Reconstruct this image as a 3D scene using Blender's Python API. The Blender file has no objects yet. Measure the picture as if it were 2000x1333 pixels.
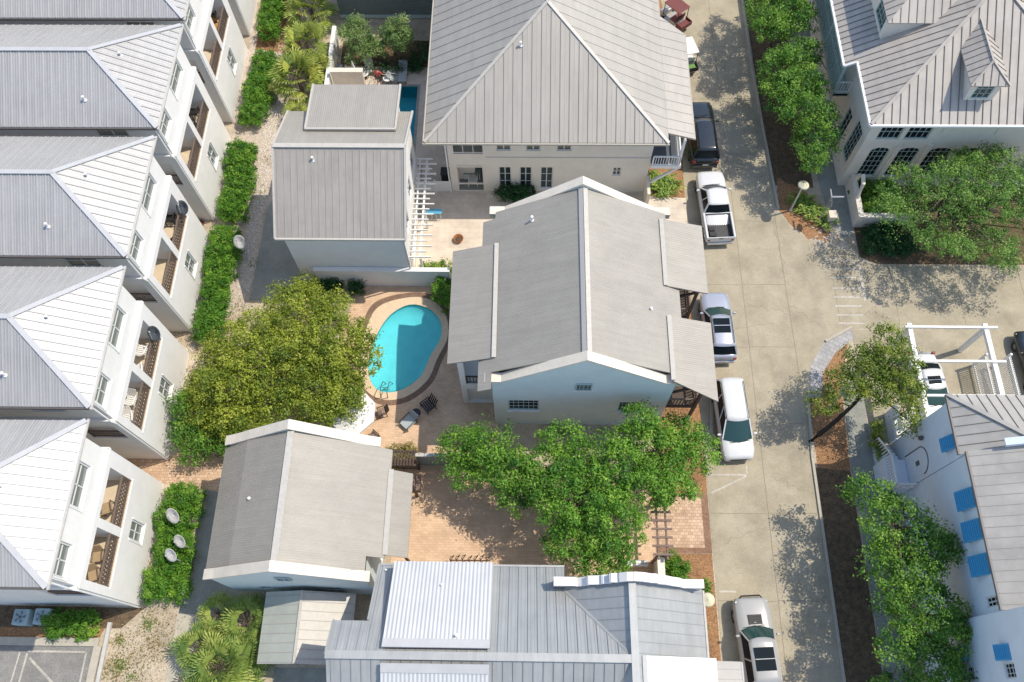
import bpy, bmesh, math, random
import numpy as np
from mathutils import Vector, Matrix
R = math.radians
sc = bpy.context.scene
C = sc.collection
random.seed(7)

# ------------------------------------------------------------------ camera
CAM_H, TILT, ROLL, YAW, FPX = 48.0, .428603, -.028128, .039889, 1612.06
def cam_axes():
    ct, st = math.cos(TILT), math.sin(TILT)
    f = Vector((0, st, -ct)); u = Vector((0, ct, st)); r = Vector((1, 0, 0))
    cr, sr = math.cos(ROLL), math.sin(ROLL)
    r2 = r * cr + u * sr; u2 = u * cr - r * sr
    Z = Matrix.Rotation(YAW, 3, 'Z')
    return Z @ r2, Z @ u2, Z @ f
AR, AU, AF = cam_axes()
cd = bpy.data.cameras.new('camera'); cam = bpy.data.objects.new('camera', cd); C.objects.link(cam)
m = Matrix((AR, AU, -AF)).transposed().to_4x4(); m.translation = (0, 0, CAM_H)
cam.matrix_world = m
cd.sensor_width = 36; cd.lens = 36 * FPX / 2000; cd.clip_end = 1500
sc.camera = cam

# ------------------------------------------------------------------ light
SUN = Vector((.57, .19, 1.0)).normalized()
w = bpy.data.worlds.new('World'); sc.world = w; w.use_nodes = True
nt = w.node_tree; bg = nt.nodes['Background']
sky = nt.nodes.new('ShaderNodeTexSky'); sky.sky_type = 'NISHITA'; sky.sun_disc = False
sky.sun_elevation = math.asin(SUN.z); sky.sun_rotation = math.atan2(SUN.x, SUN.y)
nt.links.new(sky.outputs[0], bg.inputs[0]); bg.inputs[1].default_value = .15
sl = bpy.data.lights.new('sun', 'SUN'); sl.energy = 2.75; sl.angle = R(.5); sl.color = (1, .925, .80)
so = bpy.data.objects.new('sun', sl); C.objects.link(so)
so.rotation_euler = SUN.to_track_quat('Z', 'Y').to_euler(); so.location = (60, 25, 100)
sc.view_settings.view_transform = 'Standard'; sc.view_settings.look = 'None'
sc.view_settings.exposure = 0.58; sc.view_settings.gamma = 1

# ------------------------------------------------------------------ materials
def N(t, kind, **kw):
    n = t.nodes.new(kind)
    for k, v in kw.items(): setattr(n, k, v)
    return n
def mat(name, col, rough=.7, var=.12, scale=1.2, metal=0., bump=0., bscale=60., spec=.4, col2=None, stain=0., fine=0., streak=None):
    """diffuse-ish surface whose colour wanders with a world-space noise"""
    mt = bpy.data.materials.new(name); mt.use_nodes = True
    t = mt.node_tree; b = t.nodes['Principled BSDF']; L = t.links.new
    b.inputs['Roughness'].default_value = rough; b.inputs['Metallic'].default_value = metal
    b.inputs['Specular IOR Level'].default_value = spec
    g = N(t, 'ShaderNodeNewGeometry')
    n1 = N(t, 'ShaderNodeTexNoise'); n1.inputs['Scale'].default_value = scale; n1.inputs['Detail'].default_value = 6
    n1.inputs['Roughness'].default_value = .65
    L(g.outputs['Position'], n1.inputs['Vector'])
    rp = N(t, 'ShaderNodeValToRGB'); rp.color_ramp.elements[0].position = .3; rp.color_ramp.elements[1].position = .7
    c2 = col2 or [min(1, c * (1 + var)) for c in col]
    c1 = col if col2 else [c * (1 - var) for c in col]
    rp.color_ramp.elements[0].color = (*c1, 1); rp.color_ramp.elements[1].color = (*c2, 1)
    L(n1.outputs['Fac'], rp.inputs[0]); out = rp.outputs[0]
    if fine:
        n3 = N(t, 'ShaderNodeTexNoise'); n3.inputs['Scale'].default_value = 14; n3.inputs['Detail'].default_value = 4
        L(g.outputs['Position'], n3.inputs['Vector'])
        mr = N(t, 'ShaderNodeMapRange'); mr.inputs[1].default_value = .3; mr.inputs[2].default_value = .7
        mr.inputs[3].default_value = 1 - fine; mr.inputs[4].default_value = 1 + fine
        L(n3.outputs['Fac'], mr.inputs[0])
        mx = N(t, 'ShaderNodeMix', data_type='RGBA', blend_type='MULTIPLY'); mx.inputs['Factor'].default_value = 1
        L(out, mx.inputs['A']); L(mr.outputs[0], mx.inputs['B']); out = mx.outputs['Result']
    if streak:   # rain streaks drawn out along the slope
        mp = N(t, 'ShaderNodeMapping'); mp.inputs['Scale'].default_value = (*streak[:2], .3); L(g.outputs['Position'], mp.inputs[0])
        n5 = N(t, 'ShaderNodeTexNoise'); n5.inputs['Scale'].default_value = 1; n5.inputs['Detail'].default_value = 5; n5.inputs['Roughness'].default_value = .6
        L(mp.outputs[0], n5.inputs['Vector'])
        mr = N(t, 'ShaderNodeMapRange'); mr.inputs[1].default_value = .32; mr.inputs[2].default_value = .68
        mr.inputs[3].default_value = 1 - streak[2]; mr.inputs[4].default_value = 1 + streak[2] * .5
        L(n5.outputs['Fac'], mr.inputs[0])
        mx = N(t, 'ShaderNodeMix', data_type='RGBA', blend_type='MULTIPLY'); mx.inputs['Factor'].default_value = 1
        L(out, mx.inputs['A']); L(mr.outputs[0], mx.inputs['B']); out = mx.outputs['Result']
    if stain:
        n4 = N(t, 'ShaderNodeTexNoise'); n4.inputs['Scale'].default_value = .35; n4.inputs['Detail'].default_value = 8
        n4.inputs['Roughness'].default_value = .72
        L(g.outputs['Position'], n4.inputs['Vector'])
        mr = N(t, 'ShaderNodeMapRange'); mr.inputs[1].default_value = .45; mr.inputs[2].default_value = .68
        mr.inputs[3].default_value = 1; mr.inputs[4].default_value = 1 - stain
        L(n4.outputs['Fac'], mr.inputs[0])
        mx = N(t, 'ShaderNodeMix', data_type='RGBA', blend_type='MULTIPLY'); mx.inputs['Factor'].default_value = 1
        L(out, mx.inputs['A']); L(mr.outputs[0], mx.inputs['B']); out = mx.outputs['Result']
    L(out, b.inputs['Base Color'])
    if bump:
        n2 = N(t, 'ShaderNodeTexNoise'); n2.inputs['Scale'].default_value = bscale; n2.inputs['Detail'].default_value = 4
        L(g.outputs['Position'], n2.inputs['Vector'])
        bp = N(t, 'ShaderNodeBump'); bp.inputs['Strength'].default_value = bump; bp.inputs['Distance'].default_value = .05
        L(n2.outputs['Fac'], bp.inputs['Height']); L(bp.outputs[0], b.inputs['Normal'])
    return mt
def corrugated(name, col, axis, period=.13, strength=.5, var=.06, rough=.5, lines=.0, metal=.15):
    """sheet metal with ripples running down the slope; axis = world axis across the ripples"""
    mt = mat(name, col, rough, var, .9, spec=.35, stain=.07, metal=metal, streak=((.35, 5, .07) if axis == 1 else (5, .35, .07)))
    t = mt.node_tree; b = t.nodes['Principled BSDF']; L = t.links.new
    g = N(t, 'ShaderNodeNewGeometry'); sx = N(t, 'ShaderNodeSeparateXYZ'); L(g.outputs['Position'], sx.inputs[0])
    mu = N(t, 'ShaderNodeMath', operation='MULTIPLY'); mu.inputs[1].default_value = 2 * math.pi / period
    L(sx.outputs[axis], mu.inputs[0])
    si = N(t, 'ShaderNodeMath', operation='SINE'); L(mu.outputs[0], si.inputs[0])
    bp = N(t, 'ShaderNodeBump'); bp.inputs['Strength'].default_value = strength; bp.inputs['Distance'].default_value = .03
    L(si.outputs[0], bp.inputs['Height']); L(bp.outputs[0], b.inputs['Normal'])
    if lines:   # laps where the sheets overlap
        src = b.inputs['Base Color'].links[0].from_socket
        fr = N(t, 'ShaderNodeMath', operation='FRACT'); m2 = N(t, 'ShaderNodeMath', operation='MULTIPLY'); m2.inputs[1].default_value = 1 / lines
        L(sx.outputs[axis], m2.inputs[0]); L(m2.outputs[0], fr.inputs[0])
        lt = N(t, 'ShaderNodeMath', operation='LESS_THAN'); lt.inputs[1].default_value = .03 ; L(fr.outputs[0], lt.inputs[0])
        mr = N(t, 'ShaderNodeMapRange'); mr.inputs[3].default_value = 1; mr.inputs[4].default_value = .96; L(lt.outputs[0], mr.inputs[0])
        mx = N(t, 'ShaderNodeMix', data_type='RGBA', blend_type='MULTIPLY'); mx.inputs['Factor'].default_value = 1
        L(src, mx.inputs['A']); L(mr.outputs[0], mx.inputs['B']); L(mx.outputs['Result'], b.inputs['Base Color'])
    return mt
def pavers(name, c1, c2, mortar, bw=.24, bh=.12, ms=.008, rot=0):
    mt = bpy.data.materials.new(name); mt.use_nodes = True
    t = mt.node_tree; b = t.nodes['Principled BSDF']; L = t.links.new
    b.inputs['Roughness'].default_value = .85; b.inputs['Specular IOR Level'].default_value = .2
    g = N(t, 'ShaderNodeNewGeometry')
    mp = N(t, 'ShaderNodeMapping'); mp.inputs['Rotation'].default_value = (0, 0, rot); L(g.outputs['Position'], mp.inputs[0])
    br = N(t, 'ShaderNodeTexBrick'); br.inputs['Scale'].default_value = 1
    br.inputs['Color1'].default_value = (*c1, 1); br.inputs['Color2'].default_value = (*c2, 1); br.inputs['Mortar'].default_value = (*mortar, 1)
    br.inputs['Mortar Size'].default_value = ms; br.inputs['Brick Width'].default_value = bw; br.inputs['Row Height'].default_value = bh
    br.inputs['Mortar Smooth'].default_value = .3; br.inputs['Bias'].default_value = -.1
    L(mp.outputs[0], br.inputs['Vector'])
    n = N(t, 'ShaderNodeTexNoise'); n.inputs['Scale'].default_value = .8; n.inputs['Detail'].default_value = 8; n.inputs['Roughness'].default_value = .7
    L(g.outputs['Position'], n.inputs['Vector'])
    mr = N(t, 'ShaderNodeMapRange'); mr.inputs[1].default_value = .3; mr.inputs[2].default_value = .7; mr.inputs[3].default_value = .8; mr.inputs[4].default_value = 1.15
    L(n.outputs['Fac'], mr.inputs[0])
    mx = N(t, 'ShaderNodeMix', data_type='RGBA', blend_type='MULTIPLY'); mx.inputs['Factor'].default_value = 1
    L(br.outputs['Color'], mx.inputs['A']); L(mr.outputs[0], mx.inputs['B']); L(mx.outputs['Result'], b.inputs['Base Color'])
    return mt
def leafmat(name, dark, mid, light, trans=.36):
    mt = bpy.data.materials.new(name); mt.use_nodes = True
    t = mt.node_tree; L = t.links.new; t.nodes.remove(t.nodes['Principled BSDF']); out = t.nodes['Material Output']
    at = N(t, 'ShaderNodeAttribute', attribute_name='tone')
    rp = N(t, 'ShaderNodeValToRGB'); e = rp.color_ramp.elements
    e[0].position = .05; e[0].color = (*dark, 1); e[1].position = .95; e[1].color = (*light, 1)
    k = e.new(.5); k.color = (*mid, 1)
    L(at.outputs['Fac'], rp.inputs[0])
    d = N(t, 'ShaderNodeBsdfPrincipled'); d.inputs['Roughness'].default_value = .5; d.inputs['Specular IOR Level'].default_value = .35
    tr = N(t, 'ShaderNodeBsdfTranslucent'); L(rp.outputs[0], d.inputs['Base Color']); L(rp.outputs[0], tr.inputs[0])
    mx = N(t, 'ShaderNodeMixShader'); mx.inputs[0].default_value = trans
    L(d.outputs[0], mx.inputs[1]); L(tr.outputs[0], mx.inputs[2]); L(mx.outputs[0], out.inputs[0])
    return mt
def plain(name, col, rough=.4, metal=0., spec=.5, coat=0.):
    mt = bpy.data.materials.new(name); mt.use_nodes = True; b = mt.node_tree.nodes['Principled BSDF']
    b.inputs['Base Color'].default_value = (*col, 1); b.inputs['Roughness'].default_value = rough
    b.inputs['Metallic'].default_value = metal; b.inputs['Specular IOR Level'].default_value = spec
    b.inputs['Coat Weight'].default_value = coat
    return mt
def watermat():
    mt = bpy.data.materials.new('pool_water'); mt.use_nodes = True
    t = mt.node_tree; L = t.links.new; t.nodes.remove(t.nodes['Principled BSDF']); out = t.nodes['Material Output']
    tr = N(t, 'ShaderNodeBsdfTransparent'); tr.inputs[0].default_value = (.40, .86, .92, 1)
    gl = N(t, 'ShaderNodeBsdfGlossy'); gl.inputs['Roughness'].default_value = .06
    fr = N(t, 'ShaderNodeFresnel'); fr.inputs[0].default_value = 1.33
    n = N(t, 'ShaderNodeTexNoise'); n.inputs['Scale'].default_value = 3.5; n.inputs['Detail'].default_value = 3
    g = N(t, 'ShaderNodeNewGeometry'); L(g.outputs['Position'], n.inputs['Vector'])
    bp = N(t, 'ShaderNodeBump'); bp.inputs['Strength'].default_value = .25; bp.inputs['Distance'].default_value = .1
    L(n.outputs['Fac'], bp.inputs['Height']); L(bp.outputs[0], gl.inputs['Normal']); L(bp.outputs[0], fr.inputs['Normal'])
    mx = N(t, 'ShaderNodeMixShader'); L(fr.outputs[0], mx.inputs[0]); L(tr.outputs[0], mx.inputs[1]); L(gl.outputs[0], mx.inputs[2])
    L(mx.outputs[0], out.inputs[0])
    return mt

M = {}
M['sand'] = mat('sand_ground', (.43, .34, .23), .95, col2=(.56, .48, .37), scale=1.6, bump=.5, bscale=12, stain=.35, fine=.28)
M['shell'] = mat('shell_gravel', (.42, .33, .25), .95, col2=(.60, .52, .43), scale=5, bump=.8, bscale=22, fine=.35)
M['concrete'] = mat('street_concrete', (.355, .305, .213), .85, col2=(.44, .384, .28), scale=.6, bump=.12, bscale=40, stain=.28, fine=.12)
M['curb'] = mat('curb_concrete', (.44, .40, .32), .85, .1, 2, fine=.1)
M['walk'] = mat('grey_walk', (.30, .30, .26), .85, .12, 1.2, fine=.12, stain=.25)
M['asphalt'] = mat('grey_asphalt', (.25, .24, .22), .9, .14, 2, bump=.3, bscale=50, fine=.2, stain=.25)
M['joint'] = plain('joint_dark', (.24, .205, .15), .9)
M['crack'] = plain('crack_dark', (.25, .215, .155), .9)
M['line'] = mat('white_paint_line', (.50, .46, .39), .8, .25, 9, stain=.4)
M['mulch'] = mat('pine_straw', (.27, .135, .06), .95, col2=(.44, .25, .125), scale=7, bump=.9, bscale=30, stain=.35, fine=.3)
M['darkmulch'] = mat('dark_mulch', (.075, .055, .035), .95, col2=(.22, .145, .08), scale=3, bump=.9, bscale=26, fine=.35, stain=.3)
M['tanpaver'] = pavers('tan_pavers', (.60, .41, .265), (.68, .48, .325), (.41, .28, .18), .30, .15, .006)
M['brick'] = pavers('brick_pavers', (.50, .34, .22), (.68, .48, .34), (.30, .20, .14), .24, .18, .010)
M['border'] = pavers('border_pavers', (.24, .14, .09), (.33, .20, .13), (.16, .10, .07), .2, .1, .006, .6)
M['poolband'] = pavers('pool_border_pavers', (.20, .13, .09), (.27, .17, .12), (.15, .1, .07), .2, .1, .005, .3)
M['travertine'] = pavers('travertine', (.60, .51, .41), (.66, .57, .46), (.50, .42, .33), .8, .4, .008)
M['greypaver'] = pavers('grey_pavers', (.36, .35, .34), (.44, .42, .41), (.22, .21, .2), .4, .28, .012, .5)
M['coping'] = mat('pool_coping', (.68, .52, .35), .75, .08, 3, fine=.08)
M['plaster'] = mat('pool_plaster', (.62, .76, .74), .7, .06, 1.5)
M['tile2'] = mat('teal_plaster', (.04, .46, .46), .6, .1, 2)
M['water'] = watermat()
M['white'] = mat('white_stucco', (.79, .765, .72), .85, .04, 1.2, bump=.08, bscale=70, spec=.2, stain=.05)
M['bluewhite'] = mat('blue_white_stucco', (.70, .76, .82), .85, .04, 1.2, bump=.08, bscale=70, spec=.2, stain=.06)
M['aqua'] = mat('pale_aqua_stucco', (.66, .735, .725), .85, .04, 1.2, bump=.08, bscale=70, spec=.2, stain=.06)
M['cream'] = mat('cream_stucco', (.75, .69, .60), .85, .05, 1.0, bump=.08, bscale=70, spec=.2, stain=.06)
M['copingcream'] = mat('cream_coping', (.70, .63, .52), .8, .07, 2.5, stain=.1)
M['trim'] = mat('white_trim', (.78, .77, .74), .55, .04, 3, spec=.4)
M['trimgrey'] = mat('weathered_trim', (.50, .48, .44), .7, .1, 3)
M['galv'] = mat('galvanised_roof', (.45, .44, .42), .48, .06, .8, metal=.36, spec=.35, stain=.12, streak=(4, .5, .10))
M['galvseam'] = mat('galvanised_seam', (.56, .545, .52), .45, .04, 3, metal=.4)
M['galvline'] = plain('galvanised_seam_shade', (.36, .355, .35), .5)  # east slope ribs: their shading painted in as a darker grey
M['galvflash'] = mat('galvanised_flashing', (.47, .465, .46), .45, .06, 2)
M['greyroofx'] = corrugated('grey_corrugated_x', (.37, .34, .29), 0, .12, .2)
M['greyroofy'] = corrugated('grey_corrugated_y', (.365, .335, .285), 1, .12, .24, lines=.9)
M['greyroof'] = mat('grey_metal_roof', (.415, .375, .32), .5, .05, 1.2, metal=.25, stain=.12, streak=(5, .4, .12))
M['bigroof'] = mat('pale_grey_roof', (.43, .395, .34), .5, .05, .7, metal=.25, stain=.12, streak=(2.5, .5, .08))
M['seamdark'] = plain('roof_seam_dark', (.34, .32, .29), .6)  # darker grey of the thin seam lines
M['seammid'] = plain('roof_seam_mid', (.37, .35, .33), .6)
M['flash'] = mat('pale_flashing', (.48, .45, .395), .5, .08, 4)
M['blueroof'] = mat('blue_grey_roof', (.40, .405, .39), .45, .05, 1.2, metal=.2, stain=.12, streak=(4, .4, .1))
M['blueseam'] = plain('blue_grey_seam', (.285, .30, .31), .5)
M['whiteroof'] = corrugated('white_corrugated', (.60, .60, .59), 0, .19, .55, .04)
M['whiteroofy'] = mat('white_metal_roof', (.72, .72, .71), .45, .04, 1.5)
M['tanroof'] = mat('tan_metal_roof', (.46, .415, .36), .5, .06, 1, stain=.14, streak=(3, .5, .08))
M['tanseam'] = plain('tan_roof_seam', (.17, .155, .145), .6)
M['greenroof'] = mat('green_grey_roof', (.40, .415, .36), .55, .08, 1, stain=.12)  # greener, darker grey than the other slope of the shed
M['ltroof'] = mat('weathered_light_roof', (.42, .395, .355), .55, .09, .9, stain=.2)
M['gutter'] = plain('dark_gutter', (.10, .09, .08), .6)
M['darkwood'] = mat('dark_wood', (.085, .06, .045), .75, .25, 6)
M['pergbrown'] = mat('weathered_brown_beam', (.20, .14, .115), .8, .2, 5)
M['rail'] = mat('brown_rail', (.16, .115, .09), .7, .15, 6)
M['railgrey'] = mat('grey_rail', (.30, .31, .29), .6, .12, 6)
M['floor'] = mat('balcony_floor', (.58, .47, .33), .8, .08, 2)
M['paleglass'] = plain('pale_reflection_glass', (.19, .20, .18), .12, spec=.7)  # pale reflection painted into the pane colour
M['glass'] = plain('window_glass', (.035, .05, .05), .06, spec=.8)
M['greenglass'] = plain('green_glass', (.022, .062, .058), .06, spec=.7)
M['dkglass'] = plain('dark_glass', (.010, .016, .020), .15, spec=.1)
M['frame'] = plain('window_frame', (.66, .67, .65), .5)
M['framegreen'] = plain('pale_green_frame', (.42, .52, .48), .5)
M['shutter'] = plain('blue_shutter', (.06, .32, .55), .5)
M['siding'] = mat('grey_green_siding', (.17, .20, .185), .8, .1, 2)
M['fence'] = mat('grey_green_fence', (.26, .30, .27), .8, .12, 3)
M['bark'] = mat('grey_bark', (.14, .105, .08), .9, .25, 6, bump=.6, bscale=20)
M['darkbark'] = mat('dark_bark', (.045, .035, .028), .9, .25, 6, bump=.6, bscale=20)
M['leafolive'] = leafmat('olive_leaf', (.06, .12, .015), (.26, .325, .032), (.50, .53, .08))
M['leafgreen'] = leafmat('oak_leaf', (.022, .10, .015), (.135, .315, .030), (.34, .52, .070))
M['leafmid'] = leafmat('street_tree_leaf', (.022, .09, .016), (.125, .285, .032), (.32, .48, .070))
M['leafpale'] = leafmat('willow_leaf', (.07, .15, .04), (.20, .31, .09), (.36, .46, .16))
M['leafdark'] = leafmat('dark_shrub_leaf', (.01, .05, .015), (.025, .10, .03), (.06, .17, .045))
M['leafhedge'] = leafmat('hedge_leaf', (.025, .10, .012), (.10, .26, .02), (.27, .44, .045))
M['leaffeather'] = leafmat('feathery_leaf', (.035, .11, .025), (.16, .32, .055), (.36, .50, .115))
M['leaflean'] = leafmat('cedar_leaf', (.045, .10, .018), (.18, .26, .035), (.38, .42, .06))
M['palmgreen'] = leafmat('palm_leaf_green', (.08, .16, .045), (.25, .36, .08), (.52, .55, .14), .35)
M['palm'] = leafmat('palm_leaf', (.10, .18, .04), (.32, .40, .075), (.60, .60, .13), .35)
M['grassp'] = leafmat('strap_leaf', (.05, .13, .02), (.18, .31, .04), (.46, .52, .12), .25)
M['weed'] = leafmat('dry_weed', (.14, .11, .03), (.27, .22, .07), (.34, .36, .10), .2)
M['paintwhite'] = plain('white_car_paint', (.64, .64, .63), .25, coat=.6)
M['paintcream'] = plain('cream_car_paint', (.37, .365, .345), .28, coat=.6)
M['paintsilver'] = plain('silver_car_paint', (.42, .44, .50), .28, .3, coat=.6)
M['paintblack'] = plain('black_car_paint', (.015, .02, .024), .18, coat=.8)
M['tyre'] = plain('tyre_rubber', (.02, .02, .02), .8)
M['rim'] = plain('alloy_rim', (.35, .35, .36), .35, .7)
M['blackpl'] = plain('black_plastic', (.02, .02, .02), .6)
M['chrome'] = plain('bright_metal', (.6, .6, .6), .25, .9)
M['tail'] = plain('red_lens', (.30, .015, .012), .3)
M['lens'] = plain('clear_lens', (.55, .58, .58), .15)
M['dish'] = mat('dish_grey', (.50, .49, .47), .5, .06, 3)
M['dishdark'] = mat('dish_dark', (.09, .105, .12), .45, .1, 3)
M['lampcream'] = mat('lamp_hood_cream', (.62, .58, .40), .5, .08, 4)
M['acbox'] = mat('condenser_case', (.33, .43, .45), .5, .08, 4)
M['canvas'] = mat('white_canvas', (.72, .70, .66), .8, .05, 3)
M['canvasgrey'] = mat('grey_canvas', (.36, .40, .40), .8, .06, 3)
M['cushion'] = mat('tan_cushion', (.36, .26, .15), .85, .1, 5)
M['wicker'] = mat('honey_wicker', (.42, .22, .06), .8, .2, 9)
M['skin'] = plain('skin', (.50, .29, .19), .6)
M['red'] = plain('red_cloth', (.55, .07, .06), .8)
M['shorts'] = plain('dark_cloth', (.13, .09, .07), .8)
M['hair'] = plain('hair_brown', (.10, .055, .03), .7)
M['rust'] = mat('rusty_iron', (.30, .11, .035), .8, .25, 8)
M['boardblue'] = plain('light_blue_board', (.12, .42, .62), .4)
M['green'] = plain('green_liner', (.12, .26, .06), .7)
M['maroon'] = plain('maroon_seat', (.16, .04, .035), .6)
M['stone'] = mat('white_stone', (.62, .58, .52), .9, .12, 5)
M['beigeroofedge'] = mat('beige_gutter', (.42, .38, .31), .6, .1, 5)

# ------------------------------------------------------------------ mesh helpers
class MB:
    def __init__(s): s.v = []; s.f = []; s.mi = []
    def add(s, vs, fs, mi=0):
        o = len(s.v); s.v += [tuple(p) for p in vs]
        for f in fs: s.f.append([i + o for i in f]); s.mi.append(mi)
        return s
    def poly(s, pts, mi=0): return s.add(pts, [list(range(len(pts)))], mi)
    def box(s, x0, x1, y0, y1, z0, z1, mi=0):
        v = [(x, y, z) for z in (z0, z1) for y in (y0, y1) for x in (x0, x1)]
        return s.add(v, [(0, 2, 3, 1), (4, 5, 7, 6), (0, 1, 5, 4), (2, 6, 7, 3), (0, 4, 6, 2), (1, 3, 7, 5)], mi)
    def bar(s, a, b, wd, ht=None, up=(0, 0, 1), mi=0):
        a = Vector(a); b = Vector(b); ht = wd if ht is None else ht
        d = (b - a).normalized(); u = Vector(up)
        if abs(d.dot(u)) > .99: u = Vector((0, 1, 0))
        sdir = d.cross(u).normalized() * wd / 2; u2 = sdir.cross(d).normalized() * ht / 2
        v = [p + i * sdir + j * u2 for p in (a, b) for i, j in ((-1, -1), (1, -1), (1, 1), (-1, 1))]
        return s.add(v, [(0, 1, 2, 3), (7, 6, 5, 4), (0, 4, 5, 1), (1, 5, 6, 2), (2, 6, 7, 3), (3, 7, 4, 0)], mi)
    def tube(s, pts, rads, n=8, mi=0, cap=True):
        pts = [Vector(p) for p in pts]
        if not isinstance(rads, (list, tuple)): rads = [rads] * len(pts)
        vs = []
        for i, p in enumerate(pts):
            d = (pts[min(i + 1, len(pts) - 1)] - pts[max(i - 1, 0)])
            d = d.normalized() if d.length else Vector((0, 0, 1))
            a = Vector((0, 0, 1)) if abs(d.z) < .9 else Vector((1, 0, 0))
            e1 = d.cross(a).normalized(); e2 = d.cross(e1)
            for k in range(n):
                t = 2 * math.pi * k / n; vs.append(p + (e1 * math.cos(t) + e2 * math.sin(t)) * rads[i])
        fs = [(i * n + k, i * n + (k + 1) % n, (i + 1) * n + (k + 1) % n, (i + 1) * n + k) for i in range(len(pts) - 1) for k in range(n)]
        if cap: fs += [tuple(range(n)), tuple(range((len(pts) - 1) * n, len(pts) * n))]
        return s.add(vs, fs, mi)
    def prism(s, poly, z0, z1, mi=0):
        n = len(poly); v = [(x, y, z0) for x, y in poly] + [(x, y, z1) for x, y in poly]
        return s.add(v, [tuple(range(n))[::-1], tuple(range(n, 2 * n))] + [(i, (i + 1) % n, n + (i + 1) % n, n + i) for i in range(n)], mi)
    def lathe(s, prof, c=(0, 0, 0), n=20, mi=0):
        vs = []
        for r_, z in prof:
            for k in range(n):
                t = 2 * math.pi * k / n; vs.append((c[0] + r_ * math.cos(t), c[1] + r_ * math.sin(t), c[2] + z))
        fs = [(i * n + k, i * n + (k + 1) % n, (i + 1) * n + (k + 1) % n, (i + 1) * n + k) for i in range(len(prof) - 1) for k in range(n)]
        return s.add(vs, fs + [tuple(range(n))[::-1], tuple(range((len(prof) - 1) * n, len(prof) * n))], mi)
    def slab(s, poly, t=.12, mi=0):
        """sheet with thickness t hung under a planar 3-D polygon"""
        n = len(poly); v = list(poly) + [(x, y, z - t) for x, y, z in poly]
        return s.add(v, [tuple(range(n)), tuple(range(n, 2 * n))[::-1]] + [(i, n + i, n + (i + 1) % n, (i + 1) % n) for i in range(n)], mi)
    def seams(s, poly, down, spacing, wd=.04, ht=.045, mi=0, off=.5, n_=None):
        """standing ribs down a planar roof polygon"""
        P = [Vector(p) for p in poly]; nrm = Vector((0, 0, 0))
        for i in range(len(P)): nrm += P[i].cross(P[(i + 1) % len(P)])
        nrm.normalize()
        if nrm.z < 0: nrm = -nrm
        d = Vector(down); d = (d - nrm * d.dot(nrm)).normalized(); e = nrm.cross(d).normalized()
        uv = [((p - P[0]).dot(e), (p - P[0]).dot(d)) for p in P]
        u0 = min(a for a, b in uv); u1 = max(a for a, b in uv); uu = u0 + spacing * off
        while uu < u1 - .02:
            hit = []
            for i in range(len(uv)):
                (a, b), (c, dd) = uv[i], uv[(i + 1) % len(uv)]
                if (a - uu) * (c - uu) < 0: hit.append(b + (dd - b) * (uu - a) / (c - a))
            hit.sort()
            for k in range(0, len(hit) - 1, 2):
                if hit[k + 1] - hit[k] > .1:
                    A = P[0] + e * uu + d * (hit[k] + .03) + nrm * (ht / 2 - .004); B = P[0] + e * uu + d * (hit[k + 1] - .02) + nrm * (ht / 2 - .004)
                    s.bar(A, B, wd, ht, nrm, mi)
            uu += spacing
        return s
    def facade(s, o, ux, W, Hh, holes=(), mi=0, back=None):
        """wall plane with recessed openings (u0,u1,v0,v1,depth)"""
        o = Vector(o); ux = Vector(ux).normalized(); uz = Vector((0, 0, 1)); n = ux.cross(uz)
        us = sorted({0., W, *[h[0] for h in holes], *[h[1] for h in holes]}); vs = sorted({0., Hh, *[h[2] for h in holes], *[h[3] for h in holes]})
        pt = lambda a, b, d=0: o + ux * a + uz * b - n * d
        for i in range(len(us) - 1):
            for j in range(len(vs) - 1):
                a, b = (us[i] + us[i + 1]) / 2, (vs[j] + vs[j + 1]) / 2
                if any(h[0] < a < h[1] and h[2] < b < h[3] for h in holes): continue
                s.poly([pt(us[i], vs[j]), pt(us[i + 1], vs[j]), pt(us[i + 1], vs[j + 1]), pt(us[i], vs[j + 1])], mi)
        for h in holes:
            a, b, c, d, t = h[:5]; bm_ = h[5] if len(h) > 5 else mi; fm = h[6] if len(h) > 6 else mi
            s.poly([pt(a, c), pt(a, c, t), pt(b, c, t), pt(b, c)][::-1], fm); s.poly([pt(a, d), pt(b, d), pt(b, d, t), pt(a, d, t)][::-1], mi)
            s.poly([pt(a, c), pt(a, d), pt(a, d, t), pt(a, c, t)][::-1], mi); s.poly([pt(b, c), pt(b, c, t), pt(b, d, t), pt(b, d)][::-1], mi)
            s.poly([pt(a, c, t), pt(b, c, t), pt(b, d, t), pt(a, d, t)], bm_)
        return s
    def build(s, name, mats, parent=None, smooth=False, bevel=0, fix=True):
        if not isinstance(mats, (list, tuple)): mats = [mats]
        me = bpy.data.meshes.new(name); off = Vector((0, 0, 0))
        if parent is not None:
            q = parent
            while q is not None: off += q.location; q = q.parent
        me.from_pydata([tuple(Vector(p) - off) for p in s.v], [], s.f)
        for k in mats: me.materials.append(M[k] if isinstance(k, str) else k)
        me.polygons.foreach_set('material_index', s.mi)
        if fix:
            bm = bmesh.new(); bm.from_mesh(me); bmesh.ops.recalc_face_normals(bm, faces=bm.faces); bm.to_mesh(me); bm.free()
        if smooth: me.polygons.foreach_set('use_smooth', [True] * len(me.polygons))
        me.update()
        o = bpy.data.objects.new(name, me); C.objects.link(o)
        if parent is not None: o.parent = parent
        if bevel:
            b = o.modifiers.new('bevel', 'BEVEL'); b.width = bevel; b.segments = 2; b.limit_method = 'ANGLE'
        return o
def tag(o, label=None, cat=None, group=None, kind=None):
    if label: o['label'] = label
    if cat: o['category'] = cat
    if group: o['group'] = group
    if kind: o['kind'] = kind
    return o
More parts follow.
